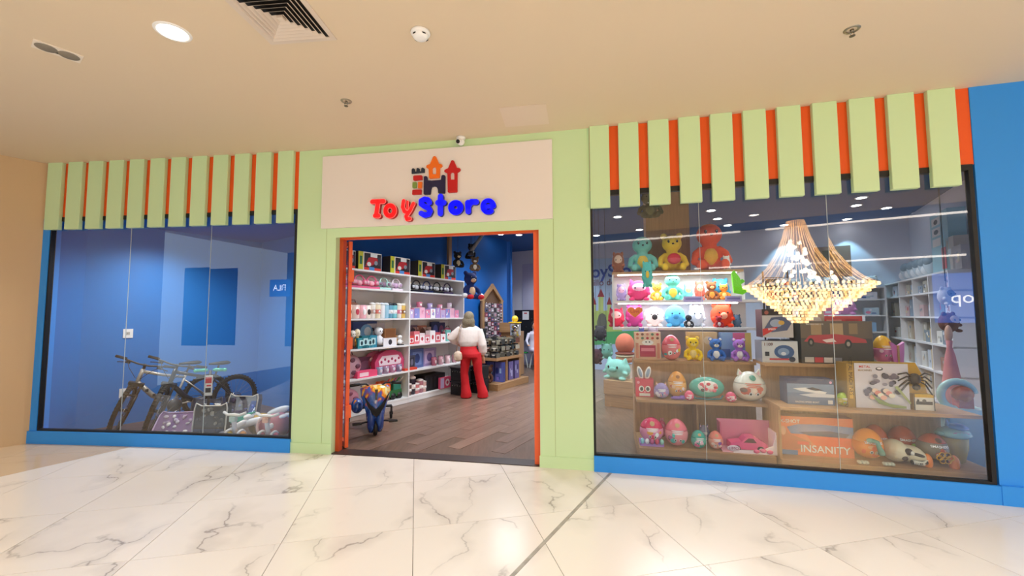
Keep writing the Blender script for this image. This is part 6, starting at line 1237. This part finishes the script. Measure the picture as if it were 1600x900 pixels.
b = MB(); b.lathe([(.2, .0), (.17, .3), (.09, .62), (.05, .72), (.06, .8)], (0, 0, 0), mat('#d88a8c', .8), 16); b.ell((0, 0, .88), (.07, .07, .1), mat('#d8a890', .6)); b.cyl((0, 0, -.42), (0, 0, .02), .02, DARK, 8); b.cyl((0, 0, -.44), (0, 0, -.42), .16, DARK, 16)
P = O+ray(1486, 575)*4.9; o = b.build('dress_form', None, (P.x, P.y, .44), 0); o.scale = (.5, .5, 1); tag(o, 'pink dress on a small stand near the right window edge', 'dress')
P = O+ray(1482, 500)*5.1; t = round_plush('brown and cream plush hanging near the right window edge', (P.x, P.y, P.z-.15), .2, .24, .26, '#7a4a34', face='#d8b8a0'); b = MB(); b.cyl((0, 0, .3), (0, 0, CZ-P.z+.148), .003, DARK, 5); b.build('hanging_cord', t)
P = O+ray(1478, 462)*5.1; t = round_plush('white and navy plush hanging above the brown one', (P.x, P.y, P.z-.12), .2, .2, .24, '#d8d2cc', face='#8a8c98'); b = MB(); b.cyl((0, 0, .3), (0, 0, CZ-P.z+.118), .003, DARK, 5); b.build('hanging_cord', t)
p, w_, h_ = put(FB, .9, .0, 1478, 1512, 603); t = thing('ride_on_toy', 'pale aqua and red ride-on toy near the right window edge', 'ride-on toy', p, FB.a)
b = MB(); b.torus((0, 0, .72), .14, .035, (0, 1, 0), gloss('#a8d4d0'), 24, 8, .2, 4.6); b.box(-.18, .2, -.12, .12, .52, .6, gloss('#a8d4d0'), .03); b.box(-.16, .16, -.1, .1, .0, .52, gloss('#8fb8b8'), .02); b.build('body', t)
b = MB(); b.ell((.03, -.02, .74), (.09, .07, .08), gloss('#a83a34')); b.box(-.02, .1, -.05, .05, .58, .7, gloss('#c05048')); b.build('seat', t)
# ================================================================== BICYCLE WINDOW
def bike(lab, loc, rot, framecol, steer, seat=True, seed=0, decal=None, lean=.0):
    """x forward, origin on the floor under the bottom bracket"""
    R = .33; WB = .52; t = thing('bicycle', lab, 'bicycle', loc, rot); t.rotation_euler = (lean, 0, rot)
    fm = mat(framecol, .3, .3)
    def wheel(parent, x, name):
        w0 = bpy.data.objects.new(name, None); 
        b = MB(); b.torus((0, 0, 0), R-.025, .027, (0, 1, 0), mat('#1c1a19', .8), 44, 8)
        for i in range(44):
            a = 2*pi*i/44; b.box(R*cos(a)-.006, R*cos(a)+.006, -.024, .024, R*sin(a)-.006, R*sin(a)+.006, mat('#161413', .9))
        o = b.build(name, parent, x)
        b = MB(); b.torus((0, 0, 0), R-.055, .012, (0, 1, 0), mat('#2a2a2c', .35), 40, 6); b.build('rim', o)
        b = MB()
        for i in range(24):
            a = 2*pi*i/24; c = a+.5*(-1)**i; b.cyl((.02*cos(c), .018*(-1)**i, .02*sin(c)), ((R-.06)*cos(a), 0, (R-.06)*sin(a)), .0016, mat('#8a8a8c', .3, .8), 4)
        b.cyl((0, -.045, 0), (0, .045, 0), .02, DARK, 12); b.build('spokes', o)
        b = MB(); b.torus((0, .03, 0), .07, .006, (0, 1, 0), CHROME, 20, 5); b.build('brake_disc', o)
        return o
    wheel(t, (-WB, 0, R), 'rear_wheel')
    b = MB(); HT, HB = Vector((WB-.24, 0, .80)), Vector((WB-.19, 0, .66)); ST = Vector((-.22, 0, .66)); BB = Vector((-.09, 0, .28)); RA = Vector((-WB, 0, R))
    b.tube([HT, (HT+ST)/2+Vector((0, 0, -.01)), ST], [.024, .02, .018], fm, 10); b.tube([HB, (HB+BB)/2+Vector((.03, 0, -.02)), BB], [.03, .034, .026], fm, 10); b.cyl(ST+Vector((-.015, 0, .04)), BB, .017, fm, 10); b.cyl(HT+Vector((-.008, 0, .03)), HB-Vector((-.008, 0, .03)), .026, fm, 12); b.cyl((-.09, -.04, .28), (-.09, .04, .28), .024, fm, 12); b.build('frame', t)
    b = MB()
    for s in (-1, 1): b.tube([BB+Vector((-.02, s*.03, 0)), Vector((-.3, s*.055, .3)), RA+Vector((0, s*.06, 0))], .011, fm, 8); b.tube([ST+Vector((0, s*.015, -.04)), RA+Vector((0, s*.06, 0))], .009, fm, 8)
    b.build('rear_stays', t)
    if decal: b = MB(); 
    if decal:
        for k in range(3):
            q = HB+(BB-HB)*(.3+.2*k)+Vector((.03, 0, -.01)); b.box(q.x-.02, q.x+.015, -.036, -.033, q.z-.018, q.z+.018, DARK); b.box(q.x-.02, q.x+.015, .033, .036, q.z-.018, q.z+.018, DARK)
        b.build('decal', t)
    b = MB(); b.cyl(ST, ST+Vector((-.055, 0, .17)), .013, DARK, 8); b.build('seat_post', t)
    b = MB(); S0 = ST+Vector((-.055, 0, .18)); b.rings([[(S0.x+dx, S0.y+w_*cos(2*pi*k/12), S0.z+.02+h_*sin(2*pi*k/12)) for k in range(12)] for dx, w_, h_ in ((-.14, .05, .015), (-.11, .075, .028), (-.04, .06, .028), (.04, .03, .022), (.13, .018, .014))], mat('#16161a', .5)); b.build('saddle', t)
    b = MB(); b.cyl((-.09, .05, .28), (-.09, .056, .28), .085, DARK, 24); b.torus((-.09, .053, .28), .09, .005, (0, 1, 0), CHROME, 28, 5); b.cyl((-.09, .06, .28), (.04, .07, .17), .011, DARK, 8); b.cyl((-.09, -.06, .28), (-.22, -.07, .39), .011, DARK, 8); b.cyl((-.09, -.06, .28), (-.09, .06, .28), .012, DARK, 8); b.build('crankset', t)
    for s, x, z in ((1, .04, .17), (-1, -.22, .39)): b = MB(); b.box(x-.04, x+.04, s*.075, s*.15, z-.012, z+.012, DARK); b.build('pedal', t)
    b = MB(); b.tube([(-.09, .053, .37), (-WB, .053, R+.04)], .004, DARK, 5); b.tube([(-.09, .053, .19), (-.35, .053, .2), (-WB, .053, R-.04)], .004, DARK, 5); b.cyl((-WB, .045, R), (-WB, .06, R), .045, DARK, 16); b.build('chain', t)
    b = MB(); b.cyl((-.2, -.05, .3), (-.26, -.2, .02), .009, DARK, 7); b.build('kickstand', t)
    fk = bpy.data.objects.new('fork', None)
    # steering assembly, turned about the head tube
    b = MB(); ax = (HB-HT).normalized(); H0 = HB
    def P_(x, y, z): return (x, y, z)
    fo = MB(); crown = HB-HT+Vector((.012, 0, -.02))  # relative to HT
    dropout = Vector((WB, 0, R))-HT
    for s in (-1, 1): fo.cyl(crown+Vector((0, s*.06, 0)), crown+(dropout-crown)*.45+Vector((0, s*.06, 0)), .015, DARK, 10); fo.cyl(crown+(dropout-crown)*.4+Vector((0, s*.06, 0)), dropout+Vector((0, s*.06, 0)), .021, mat('#1a1a1c', .35), 10)
    fo.box(crown.x-.03, crown.x+.03, -.085, .085, crown.z-.02, crown.z+.02, DARK, .01); fo.cyl(Vector((-.01, 0, .05)), crown, .018, DARK, 10); fo.tube([crown+(dropout-crown)*.42+Vector((.02, s*.06, 0)) for s in (-1, 0, 1)], .014, DARK, 8)
    f = fo.build('fork', t, HT); 
    hb = MB(); sz = .09; hb.cyl((-.01, 0, .05), (-.015, 0, sz), .018, DARK, 8); hb.cyl((-.015, 0, sz), (.06, 0, sz+.02), .016, DARK, 8)
    hb.tube([(.0, -.32, sz+.045), (.045, -.16, sz+.035), (.06, -.06, sz+.02), (.06, .06, sz+.02), (.045, .16, sz+.035), (.0, .32, sz+.045)], .012, DARK, 8); h = hb.build('handlebar', t, HT)
    for s in (-1, 1):
        g = MB(); g.cyl((.012, s*.21, sz+.042), (-.006, s*.335, sz+.046), .018, mat('#1a1a1c', .8), 12); g.build('grip', h)
        g = MB(); g.tube([(.05, s*.18, sz+.035), (.09, s*.2, sz+.02), (.07, s*.28, sz+.0)], .006, DARK, 6); g.box(.03, .065, s*.15, s*.2, sz+.0, sz+.03, DARK); g.build('brake_lever', h)
        g = MB(); g.tube([(.07, s*.17, sz+.02), (.16, s*.12, sz-.02), (.1, s*.03, sz-.16), (.02, s*.01, -.1)], .0035, DARK, 5); g.build('cable', h)
    wh = wheel(f, dropout, 'front_wheel')
    q = Matrix.Rotation(steer, 4, ax*-1)
    for o in (f, h): o.rotation_euler = q.to_euler()
    return t
def fw(lx, rx, nm): pass
def place_bike(lab, front, hd, framecol, steer, **k):
    hd = Vector(hd).normalized(); c = Vector(front)-hd*.52; return bike(lab, (c.x, c.y, 0), math.atan2(hd.y, hd.x), framecol, steer, **k)
place_bike('silver grey mountain bike with black handlebar nearest the wall sockets', (-5.22, 5.62), (-.5, -.86), '#b8b0a4', 1.05, decal=True)
place_bike('black mountain bike leaning beside the silver one', (-4.72, 5.56), (-.46, -.88), '#26262c', 1.0)
def onf(px, py, z=0): p = pz(px, py, z); return p
# scooter with mint grips and price tag
p = Vector((-3.98, 5.55, 0)); t = thing('kick_scooter', 'small black kick scooter with mint green handle grips and a price tag', 'scooter', p, radians(20))
b = MB(); b.cyl((0, 0, .1), (0, .05, .84), .016, DARK, 10); b.box(-.05, .05, .0, .5, .07, .09, DARK, .01); b.build('stem_and_deck', t)
for s in (-1, 1): b = MB(); b.tube([(s*.03, .05, .84), (s*.06, .05, .845), (s*.16, .05, .84)], [.016, .024, .02], gloss('#4fc0a8'), 10); b.ell((s*.165, .05, .84), .024, gloss('#4fc0a8')); b.build('grip', t)
for y in (-.02, .5): b = MB(); b.torus((0, y, .06), .045, .016, (1, 0, 0), BLACK, 18, 8); b.build('wheel', t)
b = MB(); b.box(-.045, .045, -.01, .0, .52, .78, WHITE); b.box(-.035, .035, -.012, -.0101, .68, .76, '#d83a4a'); b.box(-.03, .03, -.012, -.0101, .56, .62, '#2c2c34'); b.box(-.02, .03, -.012, -.0101, .64, .66, '#d83a4a'); o = b.build('price_tag', t); o['label'] = 'white and red hanging price tag'
# cat-eared bags
def catbag(lab, loc, rot, tilt, w_, h_, edge, fill, spots, inner='#6a6258'):
    t = thing('cat_eared_bag', lab, 'bag', loc, rot); t.rotation_euler = (tilt, 0, rot)
    P = [(-w_*.44, 0), (w_*.44, 0), (w_*.5, h_*.08), (w_*.5, h_*.86), (w_*.46, h_*1.0), (w_*.3, h_*.93), (-w_*.3, h_*.93), (-w_*.46, h_*1.0), (-w_*.5, h_*.86), (-w_*.5, h_*.08)]
    b = MB(); b.prism([(x*1.0, z) for x, z in P], .0, .09, mat(fill, .5)); b.build('body', t)
    b = MB(); b.tube([(x, -.004, z) for x, z in P], .009, mat(edge, .4), 6, True, True); b.build('piping', t)
    b = MB(); r = random.Random(len(lab))
    for i in range(22): b.ell((r.uniform(-.4, .4)*w_, -.008, r.uniform(.1, .85)*h_), (r.uniform(.01, .035), .012, r.uniform(.01, .04)), mat(r.choice(spots), .2), (0, r.uniform(0, 3), 0), 8, 5)
    b.build('contents', t)
    b = MB(); b.add([(x*.96, -.022, z*.97+.008) for x, z in P], [list(range(len(P)))], M_FILM); b.build('clear_cover', t)
    return t
catbag('black clear-fronted bag with cat ears and white piping standing by the glass', (-3.80, 5.32, .0), radians(2), -.12, .40, .46, '#d8d4cc', '#2c2a28', ['#6a665e', '#1c1a18', '#a8a498', '#4a4640'])
catbag('purple cat-eared bag with white fluffy contents tilted back left of the black one', (-4.32, 5.36, .0), radians(12), -.75, .46, .42, '#c9b0dc', '#7c5a94', ['#f0ecf4', '#d8d0e0', '#b8a8c8', '#ffffff'])
catbag('blue-patterned cat-eared bag beneath the bicycles', (-4.28, 5.9, .0), radians(5), -.2, .40, .42, '#4a4a58', '#3a4468', ['#2f8ae8', '#4aa0f0', '#2c3050', '#5a6a98'])
catbag('navy cat-eared bag with pale piping behind the black one', (-3.88, 6.05, .0), radians(-5), -.2, .44, .44, '#d8d0c4', '#3c3c58', ['#4a58b0', '#2c3468', '#8a90c0', '#5a4a6a'])
# balance bikes
def balance(lab, loc, rot, c1, c2, hc):
    t = thing('balance_bike', lab, 'balance bike', loc, rot); W_ = gloss('#efece8')
    b = MB(); b.tube([(0, .05, .1), (0, .02, .2), (0, 0, .33)], [.03, .026, .03], W_, 10); b.box(-.04, .04, -.035, .03, .27, .33, gloss(hc), .01); b.build('stem', t)
    b = MB(); b.tube([(-.15, .02, .37), (-.08, 0, .345), (0, 0, .35), (.08, 0, .345), (.15, .02, .37)], [.018, .016, .02, .016, .018], W_, 10); b.build('handlebar', t)
    for s in (-1, 1):
        b = MB(); b.torus((s*.085, .03, .085), .068, .017, (1, .0, 0), W_, 24, 8); b.build('wheel', t); b = MB(); b.cyl((s*.075, .03, .085), (s*.112, .03, .085), .058, gloss(c1 if s < 0 else c2), 20); b.build('wheel_disc', t)
    b = MB(); b.tube([(0, .04, .2), (0, .25, .22), (0, .42, .14)], [.03, .04, .03], W_, 10); b.build('frame', t); b = MB(); b.ell((0, .3, .27), (.06, .13, .035), gloss('#f2f0ee')); b.build('seat', t)
    for s in (-1, 1): b = MB(); b.torus((s*.07, .45, .085), .062, .022, (1, 0, 0), gloss(c2), 20, 8); b.build('rear_wheel', t)
    return t
balance('white balance bike with yellow and orange wheel discs', (-3.42, 5.22, 0), radians(-8), '#e8c43c', '#f0a860', '#b8d4cc')
balance('white balance bike with pink wheel discs next to the green portal', (-2.98, 5.16, 0), radians(-8), '#e07a90', '#d8586c', '#f0b8a0')
b = MB(); b.prism([(-.28, 0), (.25, .12), (.28, .2), (-.28, .09)], -.04, .04, gloss('#3fb89c')); b.prism([(-.27, .06), (.25, .17), (.25, .19), (-.27, .085)], -.042, -.0401, gloss('#8fe0cc')); tag(b.build('mint_beam', None, (-3.62, 5.5, .12), 0), 'mint green plastic scooter deck between the bags and the balance bikes', 'scooter'); 
b = MB(); b.tube([(0, 0, 0), (.3, .05, .14), (.62, .1, .2)], [.04, .05, .045], gloss('#dfe4ea'), 10); b.ell((.05, 0, .02), (.1, .07, .05), gloss('#c8cdd8')); tag(b.build('grey_ride_on', None, (-3.66, 5.38, .06), 0), 'pale grey plastic ride-on frame under the mint deck', 'ride-on toy')
b = MB(); b.cyl((0, 0, .16), (.0, .1, .16), .13, mat('#c8a24a', .5), 22); b.cyl((0, -.004, .16), (0, 0, .16), .05, gloss('#e0d0b0'), 14); b.box(-.08, .08, .02, .08, 0, .1, mat('#c8a24a')); tag(b.build('toy_drum', None, (-3.27, 5.48, 0), 0), 'ochre round toy wheel between the two balance bikes', 'toy')
b = MB(); b.cyl((0, 0, .17), (.05, .2, .17), .15, mat('#c87a84', .5), 22); b.torus((0, -.0, .17), .13, .018, (0, 1, 0), gloss('#e8d0cc'), 22, 6); b.box(-.06, .1, .04, .16, 0, .08, mat('#c87a84')); tag(b.build('toy_drum', None, (-3.06, 5.3, 0), radians(-10)), 'dusty pink round toy wheel at the right end of the bicycle window', 'toy')
b = MB(); b.ell((0, 0, .0), (.17, .05, .05), gloss('#dfe9f0'), (0, -.35, 0)); b.cyl((.0, 0, -.27), (0, 0, -.03), .02, gloss('#c8d0d8'), 8); b.cyl((0, 0, -.29), (0, 0, -.27), .09, gloss('#c8d0d8'), 14); tag(b.build('scooter_seat', None, (-3.1, 5.62, .3), 0), 'pale blue padded seat behind the pink balance bike', 'seat')
